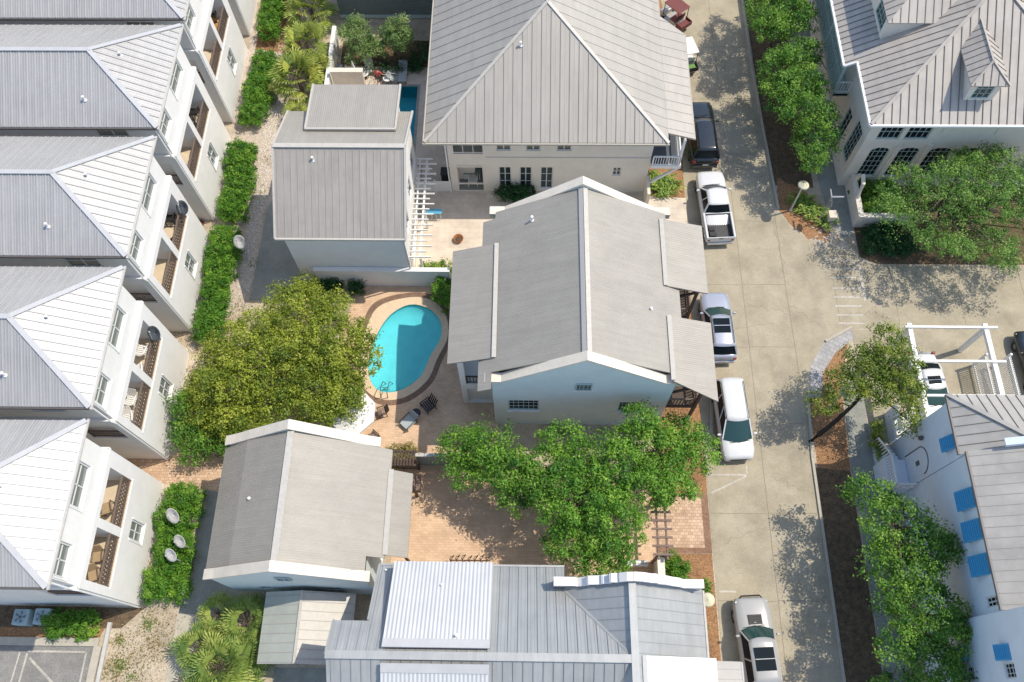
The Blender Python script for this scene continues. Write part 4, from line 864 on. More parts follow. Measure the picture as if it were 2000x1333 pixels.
for (y0, y1, z0, z1, x) in ((9.7, 10.7, 6.55, 7.75, 22.05), (8.15, 9.15, 6.55, 7.75, 22.05), (6.5, 7.5, 6.55, 7.75, 22.05), (12.85, 13.6, 6.3, 7.4, 22.0), (2.65, 3.35, 7.8, 8.55, 21.7), (2.85, 3.55, 4.15, 4.85, 21.7)):
    k = MB(); k.add([(x - .04, y0, z1), (x - .04, y1, z1), (x - .34, y1, z0), (x - .34, y0, z0), (x - .0, y0, z1 - .05), (x - .0, y1, z1 - .05), (x - .29, y1, z0 - .05), (x - .29, y0, z0 - .05)], [(0, 1, 2, 3), (7, 6, 5, 4), (0, 4, 5, 1), (1, 5, 6, 2), (2, 6, 7, 3), (3, 7, 4, 0)])
    for i in range(9):
        q = (i + .5) / 9; k.bar((x - .05 - .30 * q, y0 + .06, z1 - (z1 - z0) * q), (x - .05 - .30 * q, y1 - .06, z1 - (z1 - z0) * q), .05, .015)
    k.bar((x - .31, y0 + .05, z0), (x, y0 + .05, z0 - .0), .03); k.build('shutter', 'shutter', t)
MB().lathe([(.12, 0), (.14, .1), (.10, .22), (.02, .3)], (21.88, 14.4, 3.9), 8).build('wall_lamp', 'gutter', t)
r = MB(); zz = lambda x: 7.85 + (x - 21.77) * .55
FW = [(21.77, 12.3, 7.85), (24.97, 12.3, zz(24.97)), (21.77, 15.5, 7.85)]; FN = [(21.77, 15.5, 7.85), (24.97, 12.3, zz(24.97)), (40, 12.3, zz(24.97)), (40, 15.5, 7.85)]
r.slab(FW, .12); r.slab(FN, .12); r.seams(FW, NX, .5, .03, .04, 1); r.seams(FN, Y, .5, .03, .04, 1); r.bar(Vector(FW[2]) + Vector((0, 0, .04)), Vector(FW[1]) + Vector((0, 0, .04)), .22, .06)
MW = [(21.8, 4.78, 8.5), (34, 4.78, 8.5 + 12.2 * .42), (34, 12.27, 8.5 + 12.2 * .42), (21.8, 12.27, 8.5)]
r.slab(MW, .14); r.seams(MW, NX, .5, .03, .035, 2)
for a, b in (((21.75, 4.78, 8.45), (21.75, 12.27, 8.45)), ((21.72, 12.3, 7.8), (21.72, 15.5, 7.8))): r.bar(a, b, .1, .14, mi=1)
r.slab([(21.8, -8, 11.0), (42, -8, 11.0), (42, 4.65, 11.0), (21.8, 4.65, 11.0)], .1); r.build('roof', ['ltroof', 'tanseam', 'seammid'], t)
k = MB(); k.bar((23.2, 12.45, 9.4), (34, 12.45, 9.4 + 10.8 * .42), .36, .3, up=(0, 0, 1)); k.build('parapet', 'bluewhite', t)
k = MB(); k.box(20.8, 21.98, 12.2, 13.9, 0, 1.5)
for i in range(5): k.box(20.85, 21.7, 13.91 + i * .28, 14.18 + i * .28, 0, 1.25 - i * .25)
k.box(20.7, 20.79, 12.15, 13.9, 0, 1.65); k.build('steps', 'bluewhite', t)
railing((20.82, 12.25), (20.82, 13.9), 1.5, .95, t, 'trim', gap=.16, th=.05); railing((20.87, 12.22), (21.95, 12.22), 1.5, .95, t, 'trim', gap=.16, th=.05)
k = MB(); a, b = Vector((20.82, 13.9, 1.5)), Vector((20.82, 15.3, .2)); k.bar(a + Vector((0, 0, .95)), b + Vector((0, 0, .95)), .08)
for i in range(8): p_ = a + (b - a) * i / 7; k.bar(p_, p_ + Vector((0, 0, .93)), .05)
k.build('railing', 'trim', t)
t = thing('louvred_gate', 'white louvred screen in the wall next to the shuttered house', 'gate', (22.0, 15.9, 0))
k = MB(); y0, y1, z0, z1 = 15.4, 16.45, .95, 3.6
for a, b in (((22.0, y0, z0), (22.0, y1, z0)), ((22.0, y0, z1), (22.0, y1, z1)), ((22.0, y0, z0), (22.0, y0, z1)), ((22.0, y1, z0), (22.0, y1, z1))): k.bar(a, b, .08)
for i in range(14): k.bar((22.01, y0 + .04, z0 + .12 + i * .18), (22.01, y1 - .04, z0 + .12 + i * .18), .06, .05)
k.build('panel', 'trim', t); k = MB(); k.box(21.92, 22.08, 16.5, 17.2, 0, 1.6); k.box(21.92, 22.08, 15.35, 16.49, 0, .88); k.build('wall', 'bluewhite', t)

# --- dark house at the very top
t = thing('dark_house', 'grey green clapboard house wall in shade at the top edge beyond the willows', 'house', (-10.5, 49.5, 0))
k = MB(); walls(k, -14.6, -6.9, 49.5, 60, 6.5, S=[(-11.6, -10.9, 3.0, 4.6, .12), (-8.9, -8.2, 3.0, 4.6, .12)])
for i in range(26): k.bar((-14.6, 49.49, .3 + i * .24), (-6.9, 49.49, .3 + i * .24), .02, .03)
k.build('wall', 'siding', t)
for a, b in ((-11.6, -10.9), (-8.9, -8.2)): window(t, (0, 49.5, 0), X, a, b, 3.0, 4.6, .12, 2, 2, fm='framegreen')
k = MB(); k.slab([(-15, 49.1, 6.5), (-6.5, 49.1, 6.5), (-6.5, 54, 9.5), (-15, 54, 9.5)], .15); k.build('roof', 'greyroof', t)
k = MB(); k.bar((-14.6, 49.44, .25), (-6.9, 49.44, .25), .08, .3); k.bar((-6.86, 49.45, 0), (-6.86, 49.45, 6.4), .1); k.build('trim', 'framegreen', t)
k = MB(); k.box(-14.75, -14.45, 40.8, 47.2, 0, 1.5)
tag(k.build('garden_wall', 'white'), 'low white boundary wall between the palms and the teal pool terrace', 'wall')
k = MB(); k.box(-14.3, -12.0, 42.3, 42.6, 0, 1.9); k.box(-14.35, -11.95, 42.25, 42.65, 1.9, 2.0)
tag(k.build('screen_wall', 'copingcream'), 'short cream screen wall behind the raised grey dormer', 'wall')
# ------------------------------------------------------------------ plants
rng = np.random.default_rng(11)
def leafmesh(name, P, D, U, size, tone, mt, parent, aspect=.55, fold=True):
    """many small pointed leaf faces: centre P, long axis D, normal-ish U"""
    n = len(P); S = np.cross(D, U); S /= np.linalg.norm(S, axis=1)[:, None] + 1e-9
    sz = size[:, None]
    a = P - D * sz * .5; b = P + D * sz * .5; l = P + S * sz * aspect * .5; r_ = P - S * sz * aspect * .5
    V = np.stack([a, r_, b, l], 1).reshape(-1, 3)
    off = Vector((0, 0, 0)); q = parent
    while q is not None: off += q.location; q = q.parent
    V = V - np.array(off)
    me = bpy.data.meshes.new(name); me.vertices.add(4 * n); me.loops.add(4 * n); me.polygons.add(n)
    me.vertices.foreach_set('co', V.astype(np.float32).ravel()); me.loops.foreach_set('vertex_index', np.arange(4 * n, dtype=np.int32))
    me.polygons.foreach_set('loop_start', np.arange(0, 4 * n, 4, dtype=np.int32)); me.polygons.foreach_set('loop_total', np.full(n, 4, np.int32))
    at = me.attributes.new('tone', 'FLOAT', 'FACE'); at.data.foreach_set('value', np.clip(tone, 0, 1).astype(np.float32))
    me.materials.append(M[mt]); me.update(calc_edges=True)
    o = bpy.data.objects.new(name, me); C.objects.link(o)
    if parent is not None: o.parent = parent
    return o
def unit(v): return v / (np.linalg.norm(v, axis=1)[:, None] + 1e-9)
def lobes_to_leaves(lobes, clumps_m2=1.8, per=120, csize=.5, size=.14, flat=.8, jitter=.3, tone0=.5, up=.5, fill=.2):
    """leaf tufts: every tuft is a small ball of leaves that face outwards, tufts sit on and inside each lobe"""
    Ps, Us, Ts, cl = [], [], [], []
    for (x, y, z, rx, ry, rz) in lobes:
        area = 2.6 * math.pi * (rx * ry + .5 * (rx + ry) * rz) / 1.5
        m = max(4, int(area * clumps_m2)); got = []
        for _ in range(m * 4):
            d = rng.normal(size=3); d /= np.linalg.norm(d)
            if d[2] < -.3: d[2] = -d[2]
            rad = rng.uniform(.3, .75) if rng.random() < fill else rng.uniform(.72, 1.1)
            c = np.array([x, y, z]) + d * np.array([rx, ry, rz]) * rad + np.array([0, 0, rng.normal(0, .12)])
            if all(np.linalg.norm(c - g) > csize * .9 for g in got): got.append(c)
            if len(got) >= m: break
        c = np.array(got); m = len(c)
        k = rng.integers(int(per * .45), int(per * 1.4), m); ct = tone0 + rng.normal(0, .15, m); cs = csize * rng.uniform(.6, 1.3, m)
        idx = np.repeat(np.arange(m), k); g = unit(rng.normal(size=(len(idx), 3)))
        g[:, 2] = np.where((g[:, 2] < -.2) & (rng.random(len(idx)) < .7), -g[:, 2], g[:, 2])
        rr_ = (rng.random(len(idx)) ** .45)[:, None] * (1 + .25 * rng.normal(size=(len(idx), 1)))
        Ps.append(c[idx] + g * rr_ * cs[idx][:, None] * np.array([1, 1, flat])); Us.append(g)
        Ts.append(ct[idx] + rng.normal(0, .14, len(idx))); cl.append(c)
    P = np.concatenate(Ps); T = np.concatenate(Ts); n = len(P); O = np.concatenate(Us)
    U = unit(O * .9 + rng.normal(size=(n, 3)) * .55 + np.array([0, 0, up])); D = unit(np.cross(U, rng.normal(size=(n, 3))))
    return P, D, U, size * rng.uniform(.6, 1.4, n), T, np.concatenate(cl)
def tree(name, label, lobes, base, mt, cat='tree', bark='bark', tr=.16, trunk=None, group=None, nl=26, **kw):
    t = thing(name, label, cat, base, group)
    lobes = [(x, y, z + rng.uniform(-.45, .45), a * .93, b * .93, c * .95) for x, y, z, a, b, c in lobes]
    P, D, U, s, T, cl = lobes_to_leaves(lobes, **kw)
    P[:, 2] = np.maximum(P[:, 2], .08)
    leafmesh('crown', P, D, U, s, T, mt, t)
    k = MB(); L0 = lobes[0]; top = Vector((L0[0], L0[1], L0[2]))
    b = Vector(base); pts = trunk or [b - Vector((0, 0, .1)), b + (top - b) * .35 + Vector((.1, .05, 0)), b + (top - b) * .75, top]
    pts = [Vector(p) for p in pts]; k.tube(pts, [tr * (1 - .6 * i / (len(pts) - 1)) for i in range(len(pts))], 8)
    rs = random.Random(len(P)); ids = rs.sample(range(len(cl)), min(nl, len(cl)))
    for i in ids:
        e = Vector(cl[i]); q = min(pts[1:], key=lambda p: (p - e).length + max(0, p.z - e.z) * 2); mid = (q + e) / 2 + Vector((rs.uniform(-.25, .25), rs.uniform(-.25, .25), rs.uniform(-.1, .3)))
        k.tube([q, mid, e], [tr * .38, tr * .22, tr * .07], 5)
    k.build('trunk', bark, t, smooth=True)
    return t
# the big olive tree between townhouses and pool, and shrubs under it
tree('olive_tree', 'big olive green tree with yellowish crown between the townhouses and the kidney pool', [(-13.6, 18.6, 3.3, 2.6, 2.6, 2.0), (-15.9, 19.6, 3.1, 2.4, 2.6, 1.9), (-11.6, 20.2, 3.2, 2.1, 2.4, 1.7), (-11.6, 17.2, 3.2, 2.3, 2.0, 1.7), (-14.2, 22.3, 3.0, 1.9, 2.0, 1.6), (-17.4, 17.4, 2.7, 2.0, 2.0, 1.7), (-15.0, 16.2, 2.9, 2.2, 1.7, 1.6), (-13.9, 24.2, 2.4, .9, 1.2, 1.1), (-11.7, 22.6, 2.4, 1.1, 1.2, 1.2), (-9.8, 19.0, 2.9, 1.3, 1.8, 1.2), (-10.5, 17.0, 3.2, 1.2, 1.2, 1.0), (-11.2, 15.9, 3.1, 1.1, .9, .8), (-18.3, 19.6, 2.0, 1.3, 1.6, 1.3), (-18.4, 15.9, 2.4, 1.5, 1.3, 1.3), (-19.5, 17.6, 1.8, 1.1, 1.3, 1.0), (-16.6, 15.3, 2.3, 1.3, 1.0, 1.2)], (-14.2, 18.8, 0), 'leafolive', tr=.2, nl=40, size=.14)
tree('green_shrub', 'dark green bush at the lower left foot of the olive tree, hard against the townhouses', [(-19.6, 14.7, 1.5, 1.3, 1.3, 1.2), (-18.3, 15.0, 1.6, 1.5, 1.3, 1.3), (-20.2, 16.4, 1.4, 1.0, 1.3, 1.0), (-17.0, 14.6, 1.3, 1.2, .9, 1.0)], (-18.8, 14.9, 0), 'leafmid', 'shrub', tr=.09, size=.14)
# oaks over the brick court
tree('oak_tree', 'green oak covering the brick court below the central gable house, middle one of three', [(2.9, 10.8, 4.4, 2.6, 2.2, 1.8), (4.6, 9.2, 4.2, 1.9, 1.9, 1.5), (1.5, 11.8, 4.2, 1.9, 1.7, 1.5), (4.4, 12.4, 4.5, 2.0, 1.8, 1.5), (2.6, 8.4, 3.9, 1.7, 1.5, 1.3), (4.3, 7.6, 3.4, 1.5, 1.0, 1.1), (1.9, 13.5, 4.6, 1.3, 1.1, 1.0)], (3.1, 10.6, 0), 'leafgreen', tr=.17, nl=36, size=.14)
tree('oak_tree', 'green oak between the dark fence and the central house, leftmost of three', [(-2.2, 13.5, 3.9, 1.7, 1.5, 1.2), (-3.6, 13.9, 3.6, 1.3, 1.2, 1.0), (-1.0, 12.2, 3.9, 1.5, 1.3, 1.1), (-.2, 11.0, 3.7, 1.2, 1.1, .9), (-3.3, 12.3, 3.3, 1.0, .9, .8)], (-1.9, 13.0, 0), 'leafgreen', tr=.12, nl=24, size=.14)
tree('oak_tree', 'green oak reaching over the white van beside the street, rightmost of three', [(7.4, 13.2, 4.3, 1.9, 1.7, 1.4), (6.2, 14.6, 4.7, 1.4, 1.2, 1.0), (8.6, 14.4, 4.0, 1.4, 1.3, 1.0), (9.7, 13.5, 3.7, 1.1, 1.0, .8), (8.0, 11.6, 3.9, 1.5, 1.2, 1.1), (6.7, 11.5, 4.1, 1.5, 1.2, 1.1)], (7.6, 13.0, 0), 'leafgreen', tr=.13, nl=26, size=.14)
# street trees, top right
for lab, lb, bs in (('dense green street tree beside the dormer house, topmost in the frame', [(17.6, 46.2, 4.4, 2.2, 2.2, 1.7), (18.6, 44.6, 4.2, 1.6, 1.5, 1.4), (17.0, 43.9, 4.4, 1.5, 1.3, 1.3), (17.8, 48.6, 4.4, 2.0, 2.0, 1.6)], (18.2, 46, 0)),
                    ('dense green street tree casting shade on the road by the black car', [(17.5, 40.4, 4.4, 2.0, 1.7, 1.6), (18.4, 38.7, 4.3, 1.7, 1.6, 1.4), (17.2, 38.2, 4.3, 1.4, 1.3, 1.2), (18.8, 41.6, 4.0, 1.2, 1.2, 1.1)], (18.6, 40, 0)),
                    ('street tree nearest the corner lamp below the dormer house porch', [(18.3, 36.2, 4.2, 1.9, 1.5, 1.5), (19.0, 34.7, 4.0, 1.5, 1.4, 1.3), (18.5, 33.3, 3.6, 1.1, .9, 1.0)], (19.0, 35.6, 0))):
    tree('street_tree', lab, lb, bs, 'leafmid', tr=.14, nl=24, size=.14, group='street trees by the dormer house')
tree('spreading_tree', 'wide feathery tree over the bed at the corner of the side street', [(26.2, 30.2, 3.9, 2.6, 2.2, 1.6), (28.6, 29.6, 3.9, 2.2, 2.2, 1.6), (24.2, 31.0, 3.5, 1.9, 1.7, 1.3), (30.6, 29.8, 3.8, 2.1, 2.3, 1.6), (27.6, 32.0, 4.0, 2.1, 1.6, 1.5), (30.0, 32.4, 3.8, 2.0, 1.7, 1.5), (26.5, 27.6, 3.2, 1.6, 1.1, 1.0), (29.0, 27.1, 3.3, 1.5, 1.1, 1.1), (32.8, 29.0, 3.6, 1.8, 2.4, 1.5), (22.7, 29.2, 4.3, 1.3, 1.1, .9), (24.0, 27.6, 4.1, 1.2, 1.0, .8), (26.0, 26.3, 4.1, 1.3, .9, .8), (28.9, 25.9, 4.3, 1.4, 1.0, .9), (31.8, 26.2, 4.4, 1.4, 1.1, .9)], (27.5, 30.2, 0), 'leaffeather', tr=.18, nl=60, size=.125, per=95, clumps_m2=1.5)
tree('leaning_tree', 'sparse cedar with a long dark trunk leaning over the pine straw bed', [(19.6, 17.4, 4.6, 1.7, 1.3, .9), (20.8, 18.4, 4.6, 1.4, 1.4, .9), (21.3, 16.9, 4.3, 1.1, 1.1, .8), (18.0, 17.4, 4.2, 1.2, .9, .7), (17.0, 16.6, 3.9, .9, .8, .6), (20.6, 20.0, 4.4, 1.0, .9, .7), (19.2, 18.9, 4.7, 1.1, .9, .7), (21.6, 15.5, 3.9, .8, .8, .6)], (17.25, 15.5, 0), 'leaflean', bark='darkbark', tr=.17, trunk=[(17.2, 15.4, -.1), (17.5, 15.6, .8), (18.1, 16.0, 1.8), (18.8, 16.6, 2.9), (19.4, 17.2, 3.8), (19.9, 17.7, 4.4)], nl=34, size=.13, per=130, clumps_m2=2.0, flat=.6)
for lab, lb, bs in (('leafy green tree between the sidewalk and the blue shutters, the upper of two', [(19.3, 9.3, 5.2, 1.8, 1.6, 1.2), (18.4, 11.3, 4.4, 1.1, 1.0, .8), (20.9, 8.1, 4.8, 1.3, 1.2, 1.0), (18.4, 7.7, 4.6, 1.2, 1.1, .9), (20.0, 6.9, 4.9, 1.4, .9, .9)], (20.3, 8.8, 0)),
                    ('leafy green tree at the bottom edge before the shuttered house, lower of two', [(19.9, 4.9, 5.4, 1.9, 1.5, 1.2), (18.5, 3.6, 4.7, 1.4, 1.1, .9), (18.6, 5.9, 4.6, 1.1, 1.0, .8), (21.5, 4.0, 4.5, 1.3, 1.3, 1.0), (20.2, 2.4, 4.6, 1.4, 1.2, 1.0), (18.6, 1.5, 4.1, 1.2, .8, .7), (21.2, 1.6, 4.2, 1.0, 1.0, .8)], (20.4, 3.8, 0))):
    tree('sidewalk_tree', lab, lb, bs, 'leafmid', tr=.13, nl=26, size=.14, group='trees along the right sidewalk')
for lab, lb, bs in (('pale feathery tree beside the low white wall, left one of two', [(-12.6, 45.2, 2.2, 1.2, 1.3, 1.0), (-12.4, 44.2, 1.9, 1.0, .7, .8), (-11.5, 44.8, 2.0, 1.0, .9, .8), (-12.9, 46.4, 2.0, .8, .9, .8)], (-12.3, 44.8, 0)),
                    ('pale feathery tree above the grey sun lounger, right one of two', [(-9.6, 45.4, 2.2, 1.0, 1.1, .9), (-9.2, 44.8, 2.1, .9, .8, .8), (-10.4, 45.4, 1.9, .9, .9, .7)], (-9.7, 44.9, 0))):
    tree('willow_tree', lab, lb, bs, 'leafpale', tr=.07, nl=16, size=.12, per=150, csize=.42, clumps_m2=2.4, group='feathery trees on the pool terrace')
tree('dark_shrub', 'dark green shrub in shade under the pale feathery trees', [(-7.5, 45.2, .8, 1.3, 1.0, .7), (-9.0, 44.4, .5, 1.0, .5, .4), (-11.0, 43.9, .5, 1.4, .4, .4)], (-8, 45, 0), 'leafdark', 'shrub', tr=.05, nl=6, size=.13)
# clipped hedges and single shrubs
def hedge(label, x0, x1, y0, y1, h, mt='leafhedge', name='hedge', n=1.0, group='hedge blocks along the townhouses', size=.15):
    t = thing(name, label, 'hedge', ((x0 + x1) / 2, (y0 + y1) / 2, 0), group); lb = []
    L = y1 - y0; m = max(1, int(round(L / 1.1))); W = (x1 - x0) / 2
    for i in range(m):
        for sx in ((-.35, .35) if W > .6 else (0,)):
            lb.append(((x0 + x1) / 2 + sx * W * rng.uniform(.8, 1.3), y0 + L * (i + .5) / m + rng.uniform(-.12, .12), h * .5, W * rng.uniform(.58, .78), L / m * rng.uniform(.6, .75), h * rng.uniform(.42, .6)))
    P, D, U, s, T, cl = lobes_to_leaves(lb, clumps_m2=5.5 * n, per=95, csize=.3, size=size * .8, up=.6)
    P[:, 2] = np.maximum(P[:, 2], .05); leafmesh('foliage', P, D, U, s, T, mt, t)
    k = MB()
    q = lb[len(lb) // 2]; k.tube([(q[0], q[1], 0), (q[0] + .04, q[1], h * .35), (q[0], q[1], h * .7)], [.06, .045, .02], 6)
    k.build('stem', 'bark', t); return t
hedge('clipped hedge block at the top beside the wicker chair townhouse', -20.6, -19.0, 46.9, 56, 1.2)
hedge('clipped hedge block next to the palms, long with a notch in its side', -20.7, -18.9, 38.9, 44.9, 1.2)
hedge('round topped hedge block between shell path and townhouse wall, third from the top', -21.0, -19.1, 30.6, 36.8, 1.2)
hedge('long hedge block with the lone satellite dish at its side', -21.1, -19.2, 21.6, 29.6, 1.3)
hedge('clipped hedge block carrying three grey satellite dishes', -21.1, -18.8, 5.7, 11.9, 1.15)
hedge('small square hedge beside the two air conditioners', -26.2, -23.3, 3.75, 4.75, .9, group=None)
hedge('low bright shrubs in the planter on top of the pool garden wall', -7.3, -4.7, 26.25, 27.2, .5, 'grassp', group=None, size=.13)
hedge('dark rounded shrub at the pool wall beside the olive tree', -11.6, -10.6, 25.0, 25.8, 1.0, 'leafdark', 'shrub', group=None)
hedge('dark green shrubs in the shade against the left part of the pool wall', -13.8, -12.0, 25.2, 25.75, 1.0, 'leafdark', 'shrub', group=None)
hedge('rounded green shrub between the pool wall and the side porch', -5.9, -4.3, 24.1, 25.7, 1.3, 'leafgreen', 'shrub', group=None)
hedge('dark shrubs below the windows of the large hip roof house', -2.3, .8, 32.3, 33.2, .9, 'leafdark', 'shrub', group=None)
hedge('fine leaved reddish green bush beside the pool house corner', -8.3, -6.4, 13.7, 14.6, .9, 'weed', 'shrub', n=1.3, group=None, size=.12)
hedge('round green bush in the straw strip beside the brown arbor', 7.9, 9.2, 6.9, 8.3, 1.1, 'leafhedge', 'shrub', group=None)
hedge('small green bush near the cream lamp hood', 9.7, 10.4, 6.2, 6.9, .6, 'leafhedge', 'shrub', group=None)
hedge('tiny green bush at the gutter beside the cream coloured car', 9.5, 10.0, 3.4, 4.4, .5, 'leafhedge', 'shrub', group=None)
hedge('green shrub on the sidewalk edge near the white steps', 20.6, 21.4, 14.4, 16.2, 1.1, 'leaflean', 'shrub', group=None)
hedge('green shrubs under the spreading tree by the low cream wall', 22.4, 25.8, 28.4, 30.4, .9, 'leafdark', 'shrub', group=None)
hedge('green plants inside the low cream walled garden', 22.5, 25.4, 31.0, 33.6, .9, 'leafmid', 'shrub', group=None)
# strap leaved clumps
def strap(label, x, y, r_, h, n=160, mt='grassp', name='strap_plant', group=None, w_=.12):
    t = thing(name, label, 'plant', (x, y, 0), group); Ps, Ds, Us, Ss, Ts = [], [], [], [], []
    for i in range(n):
        a = rng.uniform(0, 2 * math.pi); cx, cy = x + r_ * .75 * math.sqrt(rng.random()) * math.cos(a * 3.1), y + r_ * .75 * math.sqrt(rng.random()) * math.sin(a * 3.1)
        L = h * rng.uniform(.6, 1.2); d0 = np.array([math.cos(a), math.sin(a), 0]); tn_ = .5 + rng.normal(0, .2)
        p = np.array([cx, cy, h * .25]); el = rng.uniform(.5, 1.2)
        for s_ in range(3):
            e = el - s_ * .55; d = d0 * math.cos(e) + np.array([0, 0, math.sin(e)]); q = p + d * L / 3
            Ps.append((p + q) / 2); Ds.append(d); Us.append(np.cross(np.cross(d, [0, 0, 1]), d)); Ss.append(L / 3 * 1.25); Ts.append(tn_); p = q
    leafmesh('foliage', np.array(Ps), unit(np.array(Ds)), unit(np.array(Us)), np.array(Ss), np.array(Ts), mt, t, aspect=w_ * 2.2)
    MB().lathe([(r_ * .3, 0), (r_ * .22, h * .2), (.02, h * .3)], (x, y, 0), 8).build('base', 'bark', t); return t
for lab, x, y, r_ in (('yellow green strap leaved clump beside the white pickup, largest of its bed', 9.6, 33.75, 1.15), ('strap leaved clump at the left of the pickup bed by the garden wall', 8.75, 34.1, .8), ('strap leaved clump under the bracket of the hip roof house balcony', 10.4, 36.7, .65),
                      ('green strap leaved clump at the street lamp on the corner', 18.8, 32.4, .8), ('strap leaved clump beside the street sign on the corner', 19.5, 31.7, .65), ('strap leaved clump at the corner walk before the low cream wall', 20.2, 30.9, .45), ('green strap leaved clump at the arch gate', 23.0, 31.4, .5)):
    strap(lab, x, y, r_, .75, int(230 * r_), group='strap leaved clumps')
# fan palms
def palm(label, x, y, h, nf=30, r_=1.0, group='fan palms', old=.15):
    t = thing('fan_palm', label, 'palm', (x, y, 0), group); Ps, Ds, Us, Ss, Ts = [], [], [], [], []
    k = MB(); k.tube([(x, y, -.05), (x + .05, y, h * .6), (x, y, h)], [.16, .14, .13], 9)
    for i in range(nf):
        az = i * 2.39996 + rng.uniform(-.3, .3); el = 1.2 - 1.45 * (i / nf) + rng.uniform(-.15, .15); L = r_ * rng.uniform(.55, .95)
        d = np.array([math.cos(az) * math.cos(el), math.sin(az) * math.cos(el), math.sin(el)]); c = np.array([x, y, h]) + d * L - np.array([0, 0, .25 * L * L * math.cos(el)])
        k.tube([(x, y, h - .05), tuple((np.array([x, y, h]) + d * L * .55 + np.array([0, 0, .03]))), tuple(c)], [.018, .014, .01], 4)
        sd = unit(np.cross(d, [0, 0, 1.])[None])[0]; un = np.cross(sd, d); tn_ = (.05 if i > nf * (1 - old) else .5) + rng.normal(0, .16); fr = r_ * rng.uniform(.5, .75)
        for j in range(19):
            th = (j - 9) / 9 * 1.75; dd = d * math.cos(th) + sd * math.sin(th) - np.array([0, 0, .12]); dd /= np.linalg.norm(dd)
            l1 = fr * (1 - .25 * abs(th) / 1.75) * rng.uniform(.85, 1.1); m_ = c + dd * l1 * .55; d2 = dd - np.array([0, 0, .45]); d2 /= np.linalg.norm(d2)
            nrm = un + rng.normal(0, .25, 3)
            Ps.append(c + dd * l1 * .33); Ds.append(dd); Us.append(nrm); Ss.append(l1 * .72); Ts.append(tn_ + rng.normal(0, .08))
            Ps.append(m_ + d2 * l1 * .2); Ds.append(d2); Us.append(nrm); Ss.append(l1 * .5); Ts.append(tn_ + .08 + rng.normal(0, .08))
    leafmesh('crown', np.array(Ps), unit(np.array(Ds)), unit(np.array(Us)), np.array(Ss), np.array(Ts), 'palm' if y > 20 else 'palmgreen', t, aspect=.19)
    k.build('trunk', 'bark', t); return t
for a in (('fan palm at the top edge next to the first hedge block', -16.5, 48.6, 1.6, 30, 1.6), ('fan palm with a dense green head, second from the top of the left group', -16.5, 45.3, 1.6, 30, 1.5), ('yellowish fan palm, largest of the left group', -16.8, 42.2, 1.5, 34, 1.7),
          ('small fan palm tucked against the corner of the garage house roof', -16.6, 39.2, .8, 16, .9), ('fan palm at the edge of the low white wall, half hidden behind its neighbours', -15.5, 43.4, 1.1, 22, 1.1),
          ('large fan palm in the sandy corner below the pool house, lowest of that cluster', -15.9, 2.2, 1.5, 34, 1.6), ('fan palm touching the shaded side of the low shed', -14.9, 4.5, 1.4, 34, 1.2), ('fan palm leaning out over the sand toward the parking lot', -17.2, 3.2, 1.1, 32, 1.25), ('grey green fan palm beside the corner of the shed roof', -14.5, 2.9, 1.0, 28, 1.1), ('small fan palm between lane and shed', -16.6, 4.9, 1.2, 24, .95), ('fan palm at the bottom edge left of the shaded paving', -16.8, .9, 1.2, 30, 1.2)):
    palm(*a)
strap('bright green grassy clump at the bottom edge beside the shaded paving', -14.3, .9, .8, .6, 200, 'leafhedge', 'grass_clump')
# weeds on the sand
def weeds(label, spots, mt='weed', name='weeds'):
    Ps, Ts = [], []
    for x, y, r_, n in spots:
        g = rng.normal(size=(n, 2)) * r_ * .5; Ps.append(np.column_stack([x + g[:, 0], y + g[:, 1], rng.uniform(.03, .16, n)])); Ts.append(.5 + rng.normal(0, .2, n))
    P = np.concatenate(Ps); n = len(P); U = unit(rng.normal(size=(n, 3)) * .6 + np.array([0, 0, .5])); D = unit(np.cross(U, rng.normal(size=(n, 3))))
    o = leafmesh(name, P, D, U, .1 * rng.uniform(.6, 1.6, n), np.concatenate(Ts), mt, None, aspect=.35)
    return tag(o, label, 'weeds', kind='stuff')
weeds('dry weeds scattered over the sand by the parking lot', [(-20.4, 4.2, 1.3, 500), (-21.3, 2.6, 1.2, 420), (-22.3, 2.2, .9, 420), (-20.0, 3.0, 1.0, 260), (-22.0, .8, 1.2, 400), (-20.6, .9, 1.1, 300), (-22.4, 3.6, .5, 150), (-18.2, 36, .8, 120), (-18.6, 24.2, .8, 150), (-18.8, 33, 1.1, 160), (-19.0, 41.5, .8, 160), (-19.2, 8.0, .6, 120), (-21.9, 22.2, .8, 80)])
weeds('green weed tufts in the sand by the parking lot', [(-20.75, 4.45, .4, 120), (-22.0, 2.3, .45, 120), (-21.2, 1.7, .35, 80), (-22.1, 3.5, .3, 60), (-18.2, 27.5, .5, 60)], 'leafhedge', 'weed_tufts')
def stones(label, x0, x1, y0, y1, n, mt, name, s0=.04, s1=.13):
    k = MB(); rs = random.Random(n)
    for i in range(n):
        x, y = rs.uniform(x0, x1), rs.uniform(y0, y1); s = rs.uniform(s0, s1); a = rs.uniform(0, 3)
        pts = [(x + s * math.cos(a + q) * rs.uniform(.7, 1.1), y + s * .7 * math.sin(a + q) * rs.uniform(.7, 1.1)) for q in (0, 1.2, 2.4, 3.6, 5.0)]
        n0 = len(k.v); k.add([(px, py, .004) for px, py in pts] + [(x, y, s * .7)], [(q, (q + 1) % 5, 5) for q in range(5)])
    o = k.build(name, mt); return tag(o, label, 'stones', kind='stuff')
stones('pale shells and pebbles strewn along the path by the hedges', -19.2, -18.3, 25, 48, 600, 'stone', 'pebbles')
stones('pale pebbles in the gaps between the townhouses', -26, -21.2, 20.6, 22.3, 120, 'stone', 'pebbles')
stones('pale pebbles below the corner house walk', 19.4, 21.4, 28.9, 30.6, 90, 'stone', 'pebbles')
